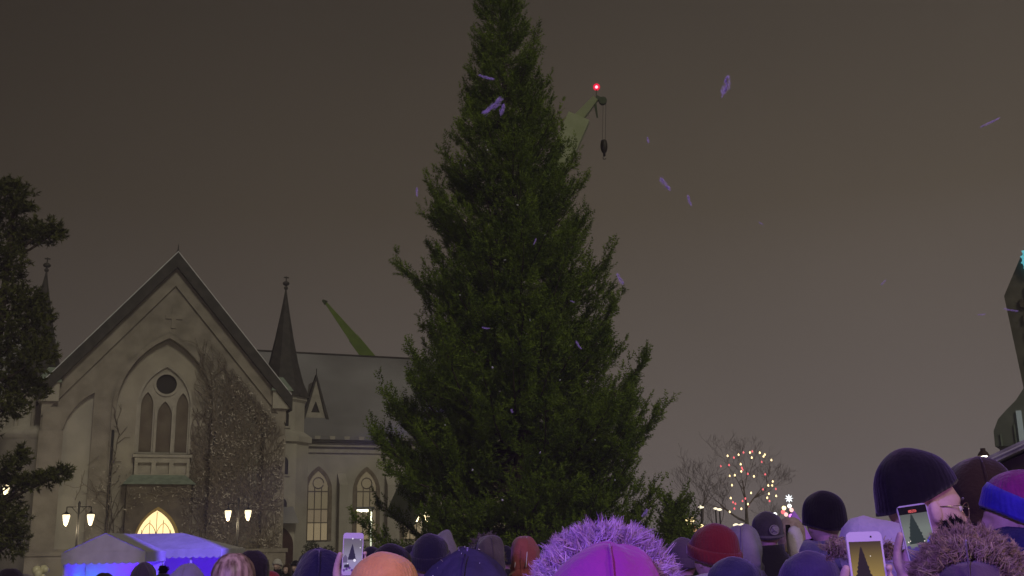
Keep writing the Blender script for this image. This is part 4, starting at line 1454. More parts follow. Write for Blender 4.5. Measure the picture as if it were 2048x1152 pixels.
def fur(centres, dirs, length, n, name, m, parent, width=.0010, seed=3, clump=13, spread=.5, bend=.3):
    """tapered curved fur strands in clumps; centres (k,3) with outward dirs (k,3), or all round when dirs is None"""
    r = np.random.default_rng(seed)
    nc = max(1, n // clump)
    idx = r.integers(0, len(centres), nc)
    base_ = centres[idx] + r.normal(0, .008, (nc, 3))
    d = unit(r.normal(0, 1, (nc, 3))) if dirs is None else unit(dirs[idx] + r.normal(0, spread, (nc, 3)))
    tipc = base_ + d * length * r.uniform(.5, 1.12, (nc, 1)) + r.normal(0, 1, (nc, 3)) * length * bend * .3
    b = np.repeat(base_, clump, 0) + r.normal(0, .007 if dirs is not None else .004, (nc * clump, 3))
    e = np.repeat(tipc, clump, 0) + r.normal(0, length * .075, (nc * clump, 3))
    md = (b + e) / 2 + np.repeat(r.normal(0, length * .13, (nc, 3)), clump, 0) + r.normal(0, length * .05, b.shape) + np.repeat(d, clump, 0) * length * .06
    wv = unit(np.cross(e - b, r.normal(0, 1, b.shape))) * width
    V = np.stack([b - wv, b + wv, md - wv * .8, md + wv * .8, e - wv * .15, e + wv * .15], 1).reshape(-1, 3)
    k = np.arange(nc * clump)[:, None] * 6
    F = np.concatenate([k + np.array([0, 1, 3, 2]), k + np.array([2, 3, 5, 4])])
    return link(name, mesh_np(name, V, F), m, parent)
def hood(parent, m, top=1.815, w=.135, seed=0, furm=None, fur_len=.07, fur_n=3000, fur_back=.2, name='hood', low=1.42, fr_w=1.0, crease=.024, tilt=0):
    prof = [(low, .19, .15, -.02), (1.455, .165, .145, -.03), (1.50, w * .98, .125, -.025), (1.56, w * .97, .125, -.02), (1.62, w, .135, -.015), (1.68, w * .985, .137, -.01), (1.735, w * .86, .122, -.005), (1.775, w * .66, .10, 0), (top - .008, w * .36, .06, 0), (top, w * .02, .004, 0)]
    n = 48
    R = []
    zs_ = [p[0] for p in prof]
    full = sorted(zs_ + [zs_[0] + (zs_[4] - zs_[0]) * q / 13 + .001 for q in range(1, 13)])
    for z in full:
        rx_, ry_, cy = (float(np.interp(z, zs_, [p[q] for p in prof])) for q in (1, 2, 3))
        row = []
        for k in range(n):
            a = 2 * PI * k / n
            fo = 1 + .045 * math.sin((z - 1.42) * 85 + 1.7 * math.sin(2 * a + seed)) * min(1, max(0, (1.62 - z) / .06))
            p = (rx_ * fo * math.sin(a), cy - ry_ * fo * math.cos(a) * (1 if math.cos(a) > 0 else .86), z)
            row.append(wob(wob(p, crease, 9, seed), crease * .6, 22, seed + 3))
        R.append(row)
    mb = MB()
    mb.rings(R, cap=False)
    # open at the front below the brow
    keep = []
    for f in mb.f:
        c = sum((Vector(mb.v[i]) for i in f), Vector()) / len(f)
        if c.y > .055 and 1.53 < c.z < 1.765 and abs(c.x) < .10:
            continue
        keep.append(f)
    mb.f = keep
    me = bpy.data.meshes.new(name)
    me.from_pydata(mb.v, [], mb.f)
    me = modified(me, [('SOLIDIFY', dict(thickness=.012, offset=-1)), ('SUBSURF', dict(levels=1))])
    me.name = name
    o = link(name, me, m, parent, True)
    sm = MB()
    sm.tube([(wob((0, cy - ry_, z), 0, 1)[0], cy - ry_ - .004, z) for z, rx_, ry_, cy in prof[1:-1]], .002, 5)
    sm.build('seam', m, o, True)
    if furm:
        A_ = np.linspace(-2.45, 2.45, 90)
        cs = np.stack([w * 1.02 * fr_w * np.sin(A_), np.full(90, .075), 1.655 + (top - 1.655) * fr_w * np.cos(A_)], 1)
        ds = np.stack([np.sin(A_), np.full(90, -fur_back), np.cos(A_)], 1)
        fur(cs, ds, fur_len, fur_n, 'fur_trim', furm, o, seed=seed + 1, spread=.33)
    return o
def hair(parent, m, length=1.50, seed=0, rx_=.092, ry_=.110, top=1.768, long=False):
    ze = lambda a: (length if math.cos(a) < .45 else 1.70)
    mb = dome(ze, rx_, ry_, top, rib=.022, nrib=31, wr=.010, seed=seed, n=124, m=24, sq=2.2)
    hair_strands(parent, m, seed, max(length - .02, 1.36), 1500, .30)
    return mb.build('hair', m, parent, True)
def hair_strands(parent, m, seed=1, low=1.34, n=2600, a0=.38):
    r = np.random.default_rng(seed)
    a = r.uniform(PI * a0, PI * (2 - a0), n)
    t = np.linspace(0, 1, 9)
    z = 1.775 - .03 * r.random((n, 1)) - (1.76 - low) * t[None, :] * r.uniform(.75, 1.0, (n, 1))
    q = np.sqrt(np.clip(1 - np.clip((z - BZ) / .112, 0, 1) ** 2, .02, 1))
    flare = 1 + .30 * np.clip((1.56 - z) / .2, 0, 1)
    wv = .06 * np.sin(t[None, :] * 5 + r.uniform(0, 6, (n, 1)))
    rr = r.uniform(1.01, 1.12, (n, 1))
    P = np.stack([.094 * rr * q * flare * np.sin(a[:, None] + wv), .018 + .112 * rr * q * np.cos(a[:, None] + wv), z], 2)
    W_ = np.stack([np.cos(a), -np.sin(a), np.zeros(n)], 1)[:, None, :] * .0022
    V = np.stack([P - W_, P + W_], 2).reshape(-1, 3)
    k = (np.arange(n) * 18)[:, None, None] + (np.arange(8) * 2)[None, :, None] + np.array([0, 1, 3, 2])[None, None, :]
    return link('hair', mesh_np('hair', V, k.reshape(-1, 4)), m, parent)
def person(label, px, ptop, Y, ltop, rz=0, raised=False, group=None, sc=None, coatm=None, fat=1.0, seed=0, collar=1.56, legs=True):
    """stands at depth Y with the point (0,0,ltop) of the figure at pixel (px, ptop)"""
    p = at(px, ptop, Y)
    gz = ground_z(Y)
    s = sc or (p.z - gz) / ltop
    t = thing('person', label, 'person', (p.x, Y, gz), rz, group, s)
    link('body', BODY_R if raised else BODY, None, t, False)
    coat(t, coatm, raised, fat, seed=seed, collar=collar)
    if legs:
        trousers(t, cloth('dark_trousers', (.015, .015, .02)))
    return t
BLACKWOOL = cloth('black_wool', (.004, .0035, .006), (.007, .006, .010), 20, .95, .2, .2)
NAVY = cloth('navy_cloth', (.016, .016, .045), (.028, .028, .075))
DARK = cloth('dark_cloth', (.012, .011, .013), (.022, .020, .024))
BROWN = cloth('brown_cloth', (.045, .034, .026), (.07, .054, .042))
LAV = cloth('pale_lavender_cloth', (.36, .33, .42), (.46, .43, .52), 4)
GREYC = cloth('grey_cloth', (.13, .125, .13), (.20, .195, .20))
REDC = cloth('red_cloth', (.22, .016, .022), (.30, .026, .034))
MAROON = cloth('maroon_wool', (.13, .010, .016), (.18, .018, .024))
BLACKGLOSS = mat('black_glass', (.01, .01, .012), rough=.12, spec=.5)

# --- the crowd, near to far
P = person('person in a magenta hood with a wide halo of violet fur', 1213, 1080, 2.0, 1.812, coatm=cloth('magenta_shell', (.30, .035, .30), (.38, .05, .38), 5), seed=1)
VFUR = mat('pale_fur', (.52, .34, .58), (.74, .52, .78), .7, 30, 2, spec=.3)
hood(P, cloth('magenta_shell', ()), 1.812, .128, 1, VFUR, .050, 30000, .42, crease=.018, fr_w=.91)

P = person('person in an orange knitted beanie holding a lilac-framed phone up', 768, 1102, 3.2, 1.80, math.radians(5), True, coatm=cloth('rust_coat', (.12, .06, .03)), seed=2)
beanie(P, cloth('orange_wool', (.70, .34, .11), (.80, .42, .15), 14, .9, .4), 1.80, False, rx_=.112, ry_=.122, low=1.60, rib=.010)
hair(P, cloth('brown_hair', (.05, .03, .02)), 1.50, 2, .088, .108, 1.745)
HOLD1 = P

P = person('person in a snow-speckled dark navy hood, between the orange beanie and violet fur', 938, 1101, 2.55, 1.815, math.radians(-6), coatm=NAVY, seed=3)
NAVYS = mat('navy_with_snow', (.026, .023, .062), (.040, .036, .085), .8, 10, 3, .35, 30)
hn = hood(P, NAVYS, 1.815, .137, 3)
rs = np.random.default_rng(4)
fl = []
for v in rs.permutation(len(hn.data.vertices))[:240]:
    c = np.array(hn.data.vertices[v].co)
    if c[1] < .02 and c[2] > 1.55:
        nrm = np.array(hn.data.vertices[v].normal)
        c = c + nrm * .003
        a_, b_ = unit(rs.normal(0, 1, 3)), unit(rs.normal(0, 1, 3))
        sz = rs.uniform(.001, .0042)
        fl.append(np.stack([c + a_ * sz, c + b_ * sz, c - a_ * sz, c - b_ * sz + nrm * sz]))
V = np.array(fl).reshape(-1, 3)
F = np.concatenate([np.arange(len(fl))[:, None] * 4 + np.array(f) for f in ((0, 1, 2), (0, 2, 3), (0, 1, 3), (1, 2, 3))])
setting(link('snow_specks', mesh_np('snow_specks', V, F), SNOW, hn), 'stuff')

# woman with the black beanie, face in profile
P = person('person in a black beanie and pale lavender hooded jacket, glasses, face in profile', 1812, 895, 3.1, 1.80, math.radians(-82), coatm=LAV, seed=4, collar=1.55)
beanie(P, BLACKWOOL, 1.80, False, tilt=.052, low=1.620, rx_=.100, ry_=.112, slouch=.012, rib=.009)
HERO = P
mb = MB()
for s in (-1, 1):
    mb.sphere(HC + Vector((s * .031, .0765, .004)), .0125, n=14, m=10)
mb.build('eye', mat('eye_white', (.55, .52, .50), rough=.2), P, True)
mb = MB()
for s in (-1, 1):
    mb.sphere(HC + Vector((s * .031, .0865, .004)), .0052, .003, .0052, n=10, m=6)
mb.build('iris', mat('dark_iris', (.02, .015, .012), rough=.15), P, True)
mb = MB()
for s in (-1, 1):
    mb.tube([HC + Vector((s * x, y, z)) for x, y, z in ((.014, .099, .026), (.030, .096, .031), (.048, .083, .024))], [.002, .003, .0012], 5)
mb.build('eyebrow', cloth('dark_brow', (.03, .02, .015)), P, True)
mb = MB()
for s in (-1, 1):
    mb.tube([HC + Vector((s * .034 + .023 * math.cos(a), .103 - .010 * abs(math.cos(a)) * (1 if math.cos(a) * s > 0 else .2), .000 + .019 * math.sin(a))) for a in np.linspace(0, 2 * PI, 21)], .0011, 5, cap=False)
    mb.tube([HC + Vector((s * .057, .094, .006)), HC + Vector((s * .074, .06, .010)), HC + Vector((s * .079, -.012, .008))], .0012, 5)
mb.tube([HC + Vector((-.011, .105, .004)), HC + Vector((0, .111, .007)), HC + Vector((.011, .105, .004))], .0012, 5)
mb.build('glasses', mat('thin_metal_frame', (.6, .5, .4), rough=.2, metal=1), P, True)
mb = MB()
for s in (-1, 1):
    mb.tube([HC + Vector((x, y, z)) for x, y, z in ((0, .1035, -.0585), (s * .012, .1015, -.0595), (s * .022, .093, -.0625))], [.0032, .003, .001], 6)
    mb.tube([HC + Vector((x, y, z)) for x, y, z in ((0, .1035, -.067), (s * .012, .1015, -.067), (s * .022, .093, -.0635))], [.004, .0035, .001], 6)
mb.build('lips', mat('lips', (.42, .14, .13), rough=.45), P, True)
# folded-down hood and high collar
mb = MB()
R = []
for k in range(48):
    a = 2 * PI * k / 48
    back = max(0, -math.cos(a))
    fr_ = max(0, math.cos(a))
    cxr, cyr = .128 * math.sin(a), .105 * math.cos(a) - .035 * back
    wd = .042 + .038 * back
    zc = 1.515 + .015 * back - .02 * fr_
    R.append([wob((cxr + wd * .55 * math.cos(b) * math.sin(a), cyr + wd * (.55 + .35 * back) * math.cos(b) * math.cos(a), zc + (.058 + .028 * back) * math.sin(b)), .014, 11, 2) for b in [2 * PI * j / 16 for j in range(16)]])
mb.rings(R + [R[0]], cap=False)
col = mb.build('folded_hood', LAV, P, True)
A_ = np.linspace(-.9, .9, 40) + PI
fur(np.stack([.19 * np.sin(A_), .19 * np.cos(A_) - .02, 1.535 + 0 * A_], 1), np.stack([np.sin(A_) * .6, np.cos(A_) * .6, .35 + 0 * A_], 1), .028, 2600, 'fur_trim', mat('brown_fur', (.22, .165, .105), (.46, .37, .25), .7, 25, 2), col, seed=5)

P = person('person in a brown fur-edged hood at the bottom edge, holding up a black phone', 1930, 1052, 2.3, 1.806, math.radians(-23), True, coatm=BROWN, seed=6)
hood(P, cloth('plum_hood', (.075, .05, .085), (.11, .075, .12)), 1.750, .090, 6, None, crease=.018, low=1.46)
A_ = np.linspace(-2.3, 2.3, 80)
BFUR = mat('brown_fur', ())
for rr_, yy, ln, nn, sd in ((.080, -.07, .030, 9000, 1), (.092, -.02, .036, 11000, 2), (.098, .04, .038, 9000, 3)):
    fur(np.stack([rr_ * np.sin(A_), yy + 0 * A_, 1.665 + rr_ * 1.12 * np.cos(A_)], 1), np.stack([np.sin(A_), -.45 + 0 * A_, np.cos(A_)], 1), ln, nn, 'fur_trim', BFUR, P, seed=sd, spread=.5, width=.0009)
HOLD3 = P
P = person('person below the frame whose hand holds up a white phone', 1990, 1162, 1.68, 1.79, math.radians(-14), True, coatm=GREYC, seed=7, sc=.892)
P.location.x = .672
hair(P, cloth('dark_hair', (.02, .015, .012)), 1.5, 5)
HOLD2 = P
P = person('person in a purple beanie with a wide royal-blue cuff at the right edge', 2044, 938, 3.7, 1.80, math.radians(72), coatm=cloth('royal_blue_coat', (.008, .008, .09), (.012, .012, .14)), seed=8, collar=1.575)
beanie(P, cloth('purple_wool', (.15, .010, .13), (.20, .016, .17), 18, .95, .4), 1.80, True, low=1.565, tilt=.066, rx_=.108, ch=1.35, ce=.5, cm=cloth('blue_wool', (.02, .016, .30), (.03, .024, .42), 18))
mb = MB()
mb.rings([[((.098 + e) * math.sin(a), (.102 + e) * math.cos(a) - .0, z + .012 * math.cos(a)) for a in [2 * PI * k / 40 for k in range(40)]] for e, z in ((.0, 1.46), (.03, 1.47), (.038, 1.50), (.036, 1.56), (.018, 1.60), (.0, 1.61))], cap=False)
mb.build('scarf', cloth('dark_blue_scarf', (.008, .008, .06), (.014, .014, .10), 14), P, True)
P = person('tall person in a big dark brown hood in front of the timber kiosk', 1952, 912, 4.7, 1.815, math.radians(-10), coatm=cloth('dark_brown_hooded', (.022, .013, .007), (.034, .021, .011)), seed=9, fat=1.08)
hood(P, cloth('dark_brown_hooded', ()), 1.815, .135, 9, None, crease=.013)
P = person('person in a black knit cap with a fluffy black pompom, before the profile face', 1916, 1084, 2.72, 1.80, 0, coatm=DARK, seed=10)
P.location.x -= .0
beanie(P, BLACKWOOL, 1.80, True, pom=mat('black_fur', (.006, .005, .007), rough=.8))
P = person('person in a smooth black beanie and violet-blue jacket, left of the profile face', 1648, 980, 5.8, 1.80, math.radians(12), coatm=cloth('violet_jacket', (.10, .085, .20), (.13, .11, .26)), seed=11, collar=1.56)
beanie(P, BLACKWOOL, 1.80, False, low=1.60, tilt=.03, rx_=.104, ry_=.118)
hood_c = MB()
hood_c.rings([[((.10 + e) * math.sin(a), (.11 + e) * math.cos(a) - .03, z + .02 * math.cos(a)) for a in [2 * PI * k / 32 for k in range(32)]] for e, z in ((.02, 1.44), (.06, 1.45), (.055, 1.50), (.03, 1.545), (.0, 1.55))], cap=False)
hood_c.build('folded_hood', cloth('violet_jacket', ()), P, True)
P = person('person in a faded violet-navy beanie, low before the black beanie', 1620, 1100, 3.7, 1.80, coatm=NAVY, seed=12)
beanie(P, cloth('violet_navy_wool', (.045, .032, .11), (.06, .045, .14), 14), 1.80, False, low=1.60, rx_=.110, ry_=.12, rib=.010)
P = person('person in a round navy beanie low in front of the red beanie', 1468, 1112, 4.0, 1.80, coatm=NAVY, seed=13)
beanie(P, cloth('blue_navy_wool', (.022, .020, .07), (.035, .032, .10), 14), 1.80, False, low=1.60, rx_=.112, ry_=.122, rib=.009)
P = person('person in a soft red beanie and pale lilac jacket', 1430, 1046, 5.0, 1.80, math.radians(28), coatm=LAV, seed=14)
beanie(P, MAROON, 1.80, True, low=1.602, rx_=.106, ry_=.128, slouch=.01, rib=.010)
mb = MB()
mb.rings([[((.11 + e) * math.sin(a), (.11 + e) * math.cos(a) - .05, z - .01 * math.cos(a)) for a in [2 * PI * k / 32 for k in range(32)]] for e, z in ((.03, 1.42), (.08, 1.44), (.075, 1.50), (.04, 1.565), (.0, 1.575))], cap=False)
mb.build('folded_hood', LAV, P, True)
P = person('person in a black cap with a round grey emblem', 1533, 1022, 8.0, 1.80, math.radians(-8), coatm=cloth('black_jacket', (.008, .007, .009), (.012, .011, .014)), seed=15, fat=1.1)
cap_ = beanie(P, cloth('charcoal_cap', (.035, .03, .04), (.05, .043, .055), 12), 1.80, False, low=1.60, rx_=.108, ry_=.122, rib=0)
mb = MB()
mb.rings([[(.113 * math.sin(a), .018 + .127 * math.cos(a), z + .02 * (1 + math.cos(a))) for a in [2 * PI * k / 40 for k in range(40)]] for z in (1.612, 1.628)], cap=False)
mb.build('band', cloth('pale_band', (.09, .08, .10)), cap_, True)
EMB = mat('grey_emblem', (.20, .18, .21), (.26, .24, .27), .8, 40)
mb = MB()
ec, er = Vector((.035, -.098, 1.668)), .032
mb.tube([ec + Vector((er * math.cos(a), -.006 + .012 * math.cos(a), er * math.sin(a))) for a in np.linspace(0, 2 * PI, 22)], .004, 5, cap=False)
for a, b_ in (((-.016, .016), (.016, -.016)), ((-.016, -.016), (.016, .016))):
    mb.tube([ec + Vector((a[0], -.008 + .006, a[1])), ec + Vector((0, -.012, 0)), ec + Vector((b_[0], -.004, b_[1]))], .0035, 5)
mb.sphere(ec + Vector((0, .002, 0)), er, .008, er, 14, 8)
mb.build('emblem', EMB, cap_, True)
P = person('person with pale blond hair and a white mitten raised beside a dark phone', 1582, 1036, 9.2, 1.768, math.radians(20), coatm=BROWN, seed=16)
hair(P, cloth('pale_blond_hair', (.34, .27, .17), (.46, .38, .26), 20), 1.46, 7, .096, .112)
BLOND = P
mb = MB()
q = at(1590, 1084, 8.6)
mi = P.matrix_basis.inverted() @ q
mb.rings([[wob((mi.x + r * math.cos(a), mi.y + r * .8 * math.sin(a), mi.z + dz), .01, 20, 1) for a in [2 * PI * k / 14 for k in range(14)]] for r, dz in ((.03, -.15), (.055, -.10), (.065, -.03), (.064, .05), (.045, .10), (.012, .12))])
mb.tube([(mi.x + .05, mi.y, mi.z - .07), (mi.x + .085, mi.y, mi.z - .08), (mi.x + .105, mi.y, mi.z - .11)], [.03, .028, .018], 8)
mb.build('mitten', cloth('white_mitten', (.52, .50, .50), (.6, .58, .58), 20), P, True)
mb = MB()
mb.tube([(.2, .0, 1.40), (.28, -.1, 1.25), (mi.x, mi.y, mi.z - .13)], [.07, .06, .045], 10)
mb.build('raised_sleeve', BROWN, P, True)

P = person('person in a pale grey-lilac hood behind the red beanie', 1484, 1049, 6.3, 1.815, math.radians(-15), coatm=GREYC, seed=17)
hood(P, cloth('grey_lilac_cloth', (.17, .15, .21), (.25, .225, .29), 7), 1.815, .120, 17)
P = person('person in a plum-coloured hat half hidden by the violet fur', 1366, 1074, 6.5, 1.80, coatm=DARK, seed=18)
beanie(P, cloth('plum_wool', (.07, .045, .085), (.11, .075, .12)), 1.80, True, rib=.010)
P = person('person in a black beanie tucked behind the orange beanie', 782, 1086, 4.6, 1.80, math.radians(10), coatm=DARK, seed=19)
beanie(P, BLACKWOOL, 1.80, False, rib=.009)
P = person('person in a deep navy hood left of the lilac-framed phone', 640, 1097, 4.2, 1.815, math.radians(8), coatm=NAVY, seed=20)
hood(P, cloth('deep_navy', (.008, .007, .035), (.013, .012, .05)), 1.815, .13, 20)
P = person('person in a dark beanie directly before the pale grey hood', 860, 1066, 5.5, 1.80, coatm=NAVY, seed=21)
beanie(P, cloth('ink_wool', (.010, .008, .022), (.014, .012, .032)), 1.80, True, rib=.006)
P = person('person in a pale grey hood showing right of a dark beanie, under the spruce', 890, 1061, 6.9, 1.815, coatm=GREYC, seed=22)
hood(P, cloth('ash_cloth', (.15, .14, .16), (.21, .20, .22)), 1.815, .095, 22)
P = person('person in a grey-brown hood edged with short fur', 977, 1066, 7.2, 1.815, math.radians(14), coatm=BROWN, seed=23)
hood(P, cloth('umber_hood', (.055, .046, .046), (.10, .085, .08), 9), 1.80, .105, 23, mat('grey_fur', (.12, .105, .09), (.19, .17, .15), .8, 20), .03, 1500)
P = person('person in a dusty red hood with white piping, left of the violet fur', 1049, 1070, 8.0, 1.815, math.radians(-12), coatm=REDC, seed=24)
hr = hood(P, cloth('dusty_red', (.26, .07, .06), (.34, .10, .09)), 1.815, .115, 24)
for a0 in (-.45, .35):
    mb = MB()
    mb.tube([(.11 * math.sin(a0 + .2 * t_) * (1 - .5 * t_ * t_), -.155 + .035 * t_ + .06 * t_ * t_, 1.58 + .22 * t_) for t_ in np.linspace(0, 1, 10)], .004, 5)
    mb.build('piping', mat('white_piping', (.6, .55, .58)), hr, True)
P = person('person with long blond hair lit violet, right of the tents', 466, 1104, 5.0, 1.78, math.radians(-5), coatm=cloth('wine_coat', (.09, .012, .025)), seed=25)
hair(P, mat('blond_hair', (.14, .09, .065), (.54, .40, .32), .45, 40, 3, spec=.5, stretch=(1, 1, .06)), 1.42, 9)
P = person('person with dark hair and a red coat behind the long blond hair', 506, 1103, 6.3, 1.768, math.radians(20), coatm=REDC, seed=26)
hair(P, cloth('black_hair', (.012, .009, .010)), 1.48, 11)
P = person('child in a bright red jacket near the church side door', 541, 1141, 9.0, 1.80, coatm=REDC, seed=27)
beanie(P, REDC, 1.80, True, rib=.010)
P = person('person in a dark plum hood before the gabled tent', 288, 1124, 7.5, 1.815, coatm=DARK, seed=28)
hood(P, cloth('dark_plum', (.035, .026, .045), (.055, .042, .065)), 1.815, .105, 28)
P = person('person in a wide pale lilac hood before the long tent', 374, 1130, 6.2, 1.815, coatm=LAV, seed=29)
hood(P, cloth('lilac_hood', (.20, .18, .30), (.26, .24, .37)), 1.815, .135, 29)
P = person('person in a black bobble hat between the plum hood and the lilac hood', 326, 1134, 8.4, 1.85, coatm=DARK, seed=30)
beanie(P, BLACKWOOL, 1.80, True, pom=mat('black_fur', ()))
P = person('person with dark hair at the lower left corner', 18, 1139, 7.0, 1.768, coatm=DARK, seed=31)
hair(P, cloth('black_hair', ()), 1.48, 13)
P = person('person in a grey beanie at the lower left, below the cream globes', 47, 1147, 8.5, 1.80, coatm=GREYC, seed=32)
beanie(P, GREYC, 1.80, True)
P = person('person with dark hair low before the blue light of the gabled tent', 207, 1147, 9.0, 1.768, coatm=DARK, seed=33)
hair(P, cloth('dark_hair', ()), 1.48, 15)
for px, top_, Y, lab, cm_ in ((556, 1117, 29, 'far person in a white beanie before the church side door', cloth('white_wool', (.5, .48, .46))), (575, 1128, 27, 'far bare-headed small figure between the white beanie and the dark hat', None), (592, 1120, 28, 'far person in a dark hat right of the church side door', DARK), (533, 1131, 31, 'far person in a tan hat left of the church side door', cloth('tan_wool', (.2, .15, .1)))):
    P = person(lab, px, top_, Y, 1.80 if cm_ else 1.768, rz=math.radians(160), coatm=DARK, seed=px)
    beanie(P, cm_, 1.80, True, rib=0) if cm_ else hair(P, cloth('brown_hair', ()), 1.55, 3)
# dark figures deeper in the crowd under the spruce: build one, copy it
spots = [(742, 1092, 9.5), (822, 1090, 10), (925, 1092, 9), (1010, 1090, 10.5), (1098, 1092, 9.5), (700, 1096, 12), (1340, 1088, 12), (1400, 1082, 14), (612, 1106, 12), (1160, 1088, 13), (955, 1088, 14), (1290, 1086, 15), (1520, 1078, 14), (870, 1090, 17)]
proto = None
for i, (px, top_, Y) in enumerate(spots):
    p = at(px, top_, Y)
    if proto is None:
        proto = person('person in dark clothes and dark beanie, back turned, deep in the crowd', px, top_, Y, 1.80, coatm=DARK, group='dark figures deep in the crowd', seed=40)
        beanie(proto, cloth('ink_wool', ()), 1.80, True, rib=0)
        o = proto
    else:
        o = copy_tree(proto)
        o.location = (p.x, Y, ground_z(Y))
        s = (p.z - ground_z(Y)) / 1.80
        o.scale = (s, s, s)
        o.rotation_euler = (0, 0, .4 * math.sin(i * 7))

# ------------------------------------------------------------------ raised phones
def rrect(w, h, r, n=6):
    pts = []
    for cx, cz, a0 in ((w - r, h - r, 0), (-w + r, h - r, PI / 2), (-w + r, -h + r, PI), (w - r, -h + r, 1.5 * PI)):
        for k in range(n + 1):
            a = a0 + PI / 2 * k / n
            pts.append((cx + r * math.cos(a), cz + r * math.sin(a)))
    return pts
def screen_mat(name, cols, zlo, zhi, strength):
    m = mat(name, (.02, .02, .02), rough=.2)
    t = m.node_tree
    co, sp_, mr, r = t.nodes.new('ShaderNodeTexCoord'), t.nodes.new('ShaderNodeSeparateXYZ'), t.nodes.new('ShaderNodeMapRange'), t.nodes.new('ShaderNodeValToRGB')
    mr.inputs[1].default_value, mr.inputs[2].default_value = zlo, zhi
    stops(r, cols)
    t.links.new(co.outputs['Object'], sp_.inputs[0])
    t.links.new(sp_.outputs[2], mr.inputs[0])
    t.links.new(mr.outputs[0], r.inputs[0])
    p = t.nodes['Principled BSDF']
    t.links.new(r.outputs[0], p.inputs['Emission Color'])
    p.inputs['Emission Strength'].default_value = strength
    return m
def glow(name, c, s):
    return mat(name, (.02, .02, .02), rough=.3, emit=c, estr=s)
def phone(holder, label, w, h, case, tilt, scr_m, scr, tree, tree_m, extras, twist=0):
    t = thing('phone', label, 'phone')
    t.matrix_world = holder.matrix_basis @ Matrix.Translation(PH_C) @ Matrix.Rotation(twist, 4, 'Z') @ Matrix.Rotation(tilt, 4, 'Y') @ Matrix.Rotation(math.radians(-6), 4, 'X')
    mb = MB()
    mb.plate([rrect(w, h, .010)], -.0045, .0045)
    mb.build('case', case, t)
    x0, x1, z0, z1 = scr
    mb = MB()
    mb.add([(x0, -.0050, z0), (x1, -.0050, z0), (x1, -.0050, z1), (x0, -.0050, z1)], [(0, 1, 2, 3)])
    s = mb.build('screen', scr_m, t)
    mb = MB()
    mb.add([(x, -.0053, z) for x, z in tree], [tuple(range(len(tree)))])
    mb.build('pictured_tree', tree_m, s)
    for nm, pts, m in extras:
        mb = MB()
        for L in pts:
            mb.add([(x, -.0056, z) for x, z in L], [tuple(range(len(L)))])
        mb.build(nm, m, s)
    return t
def disc(cx, cz, r, n=12):
    return [(cx + r * math.cos(2 * PI * k / n), cz + r * math.sin(2 * PI * k / n)) for k in range(n)]
def tree_poly(cx, zb, zt, wd, seed):
    r = random.Random(seed)
    L, R_ = [], []
    for k in range(9):
        f = k / 9
        q = wd * (1 - f) ** .9
        z = zb + (zt - zb) * f
        L += [(cx - q * r.uniform(.9, 1.1), z), (cx - q * .78, z + .004)]
        R_ += [(cx + q * r.uniform(.9, 1.1), z), (cx + q * .78, z + .004)]
    return R_ + [(cx, zt)] + L[::-1]
LILACF = mat('pale_phone_frame', (.55, .52, .58), rough=.35, spec=.4)
phone(HOLD1, 'slim phone with a lilac frame, screen showing a dark tree on lilac sky', .036, .074, LILACF, math.radians(1.5),
      screen_mat('lilac_screen', [(0, (.33, .26, .55)), (.4, (.30, .27, .40)), (.75, (.17, .15, .19)), (1, (.13, .10, .17))], -.06, .06, .85), (-.033, .033, -.060, .054),
      tree_poly(-.002, -.02, .034, .016, 1), glow('dark_picture', (.008, .009, .022), 1),
      [('pictured_lights', [disc(.008, -.022, .005), disc(-.016, -.034, .002), disc(.025, .05, .002), disc(.026, .022, .002), disc(-.002, .0535, .0025)], glow('white_spot', (.8, .75, .9), 1)),
       ('pictured_church', [[(-.033, -.03), (-.018, -.03), (-.018, -.012), (-.025, -.002), (-.033, -.012)]], glow('lilac_grey_picture', (.10, .08, .15), 1)),
       ('pictured_heads', [disc(x, -.056 + .004 * ((k * 7) % 3), .0045) for k, x in enumerate((-.028, -.019, -.009, .0, .010, .019, .028))], glow('violet_picture', (.09, .03, .22), 1)),
       ('pictured_crowd', [[(-.028, -.038), (-.013, -.034), (-.009, -.042), (-.012, -.048), (-.028, -.047)]], glow('dark_picture', (), 1))])
phone(HOLD2, 'white-framed phone, its screen showing a black tree on a golden sky', .0375, .077, mat('white_phone_frame', (.62, .58, .66), rough=.3, spec=.5), math.radians(-1),
      screen_mat('golden_screen', [(0, (.36, .26, .08)), (.35, (.31, .21, .05)), (.7, (.17, .115, .03)), (1, (.04, .025, .012))], -.06, .058, .9), (-.0335, .0335, -.064, .0565),
      tree_poly(-.010, -.03, .046, .021, 2), glow('black_picture', (.010, .006, .005), 1),
      [('pictured_lights', [disc(-.024, -.036, .0025), disc(-.027, -.041, .003), disc(.018, -.034, .0018), disc(.025, -.032, .002), disc(.008, .026, .001), disc(.0, -.04, .003), disc(.012, -.041, .003)], glow('warm_spot', (.95, .85, .75), 1)),
       ('pictured_crowd', [[(-.0335, -.064), (.0335, -.064), (.0335, -.043), (.02, -.037), (.004, -.044), (-.012, -.038), (-.0335, -.045)]], glow('plum_picture', (.05, .03, .07), 1)),
       ('camera_dot', [disc(.014, .066, .002)], BLACKGLOSS)], math.radians(12))
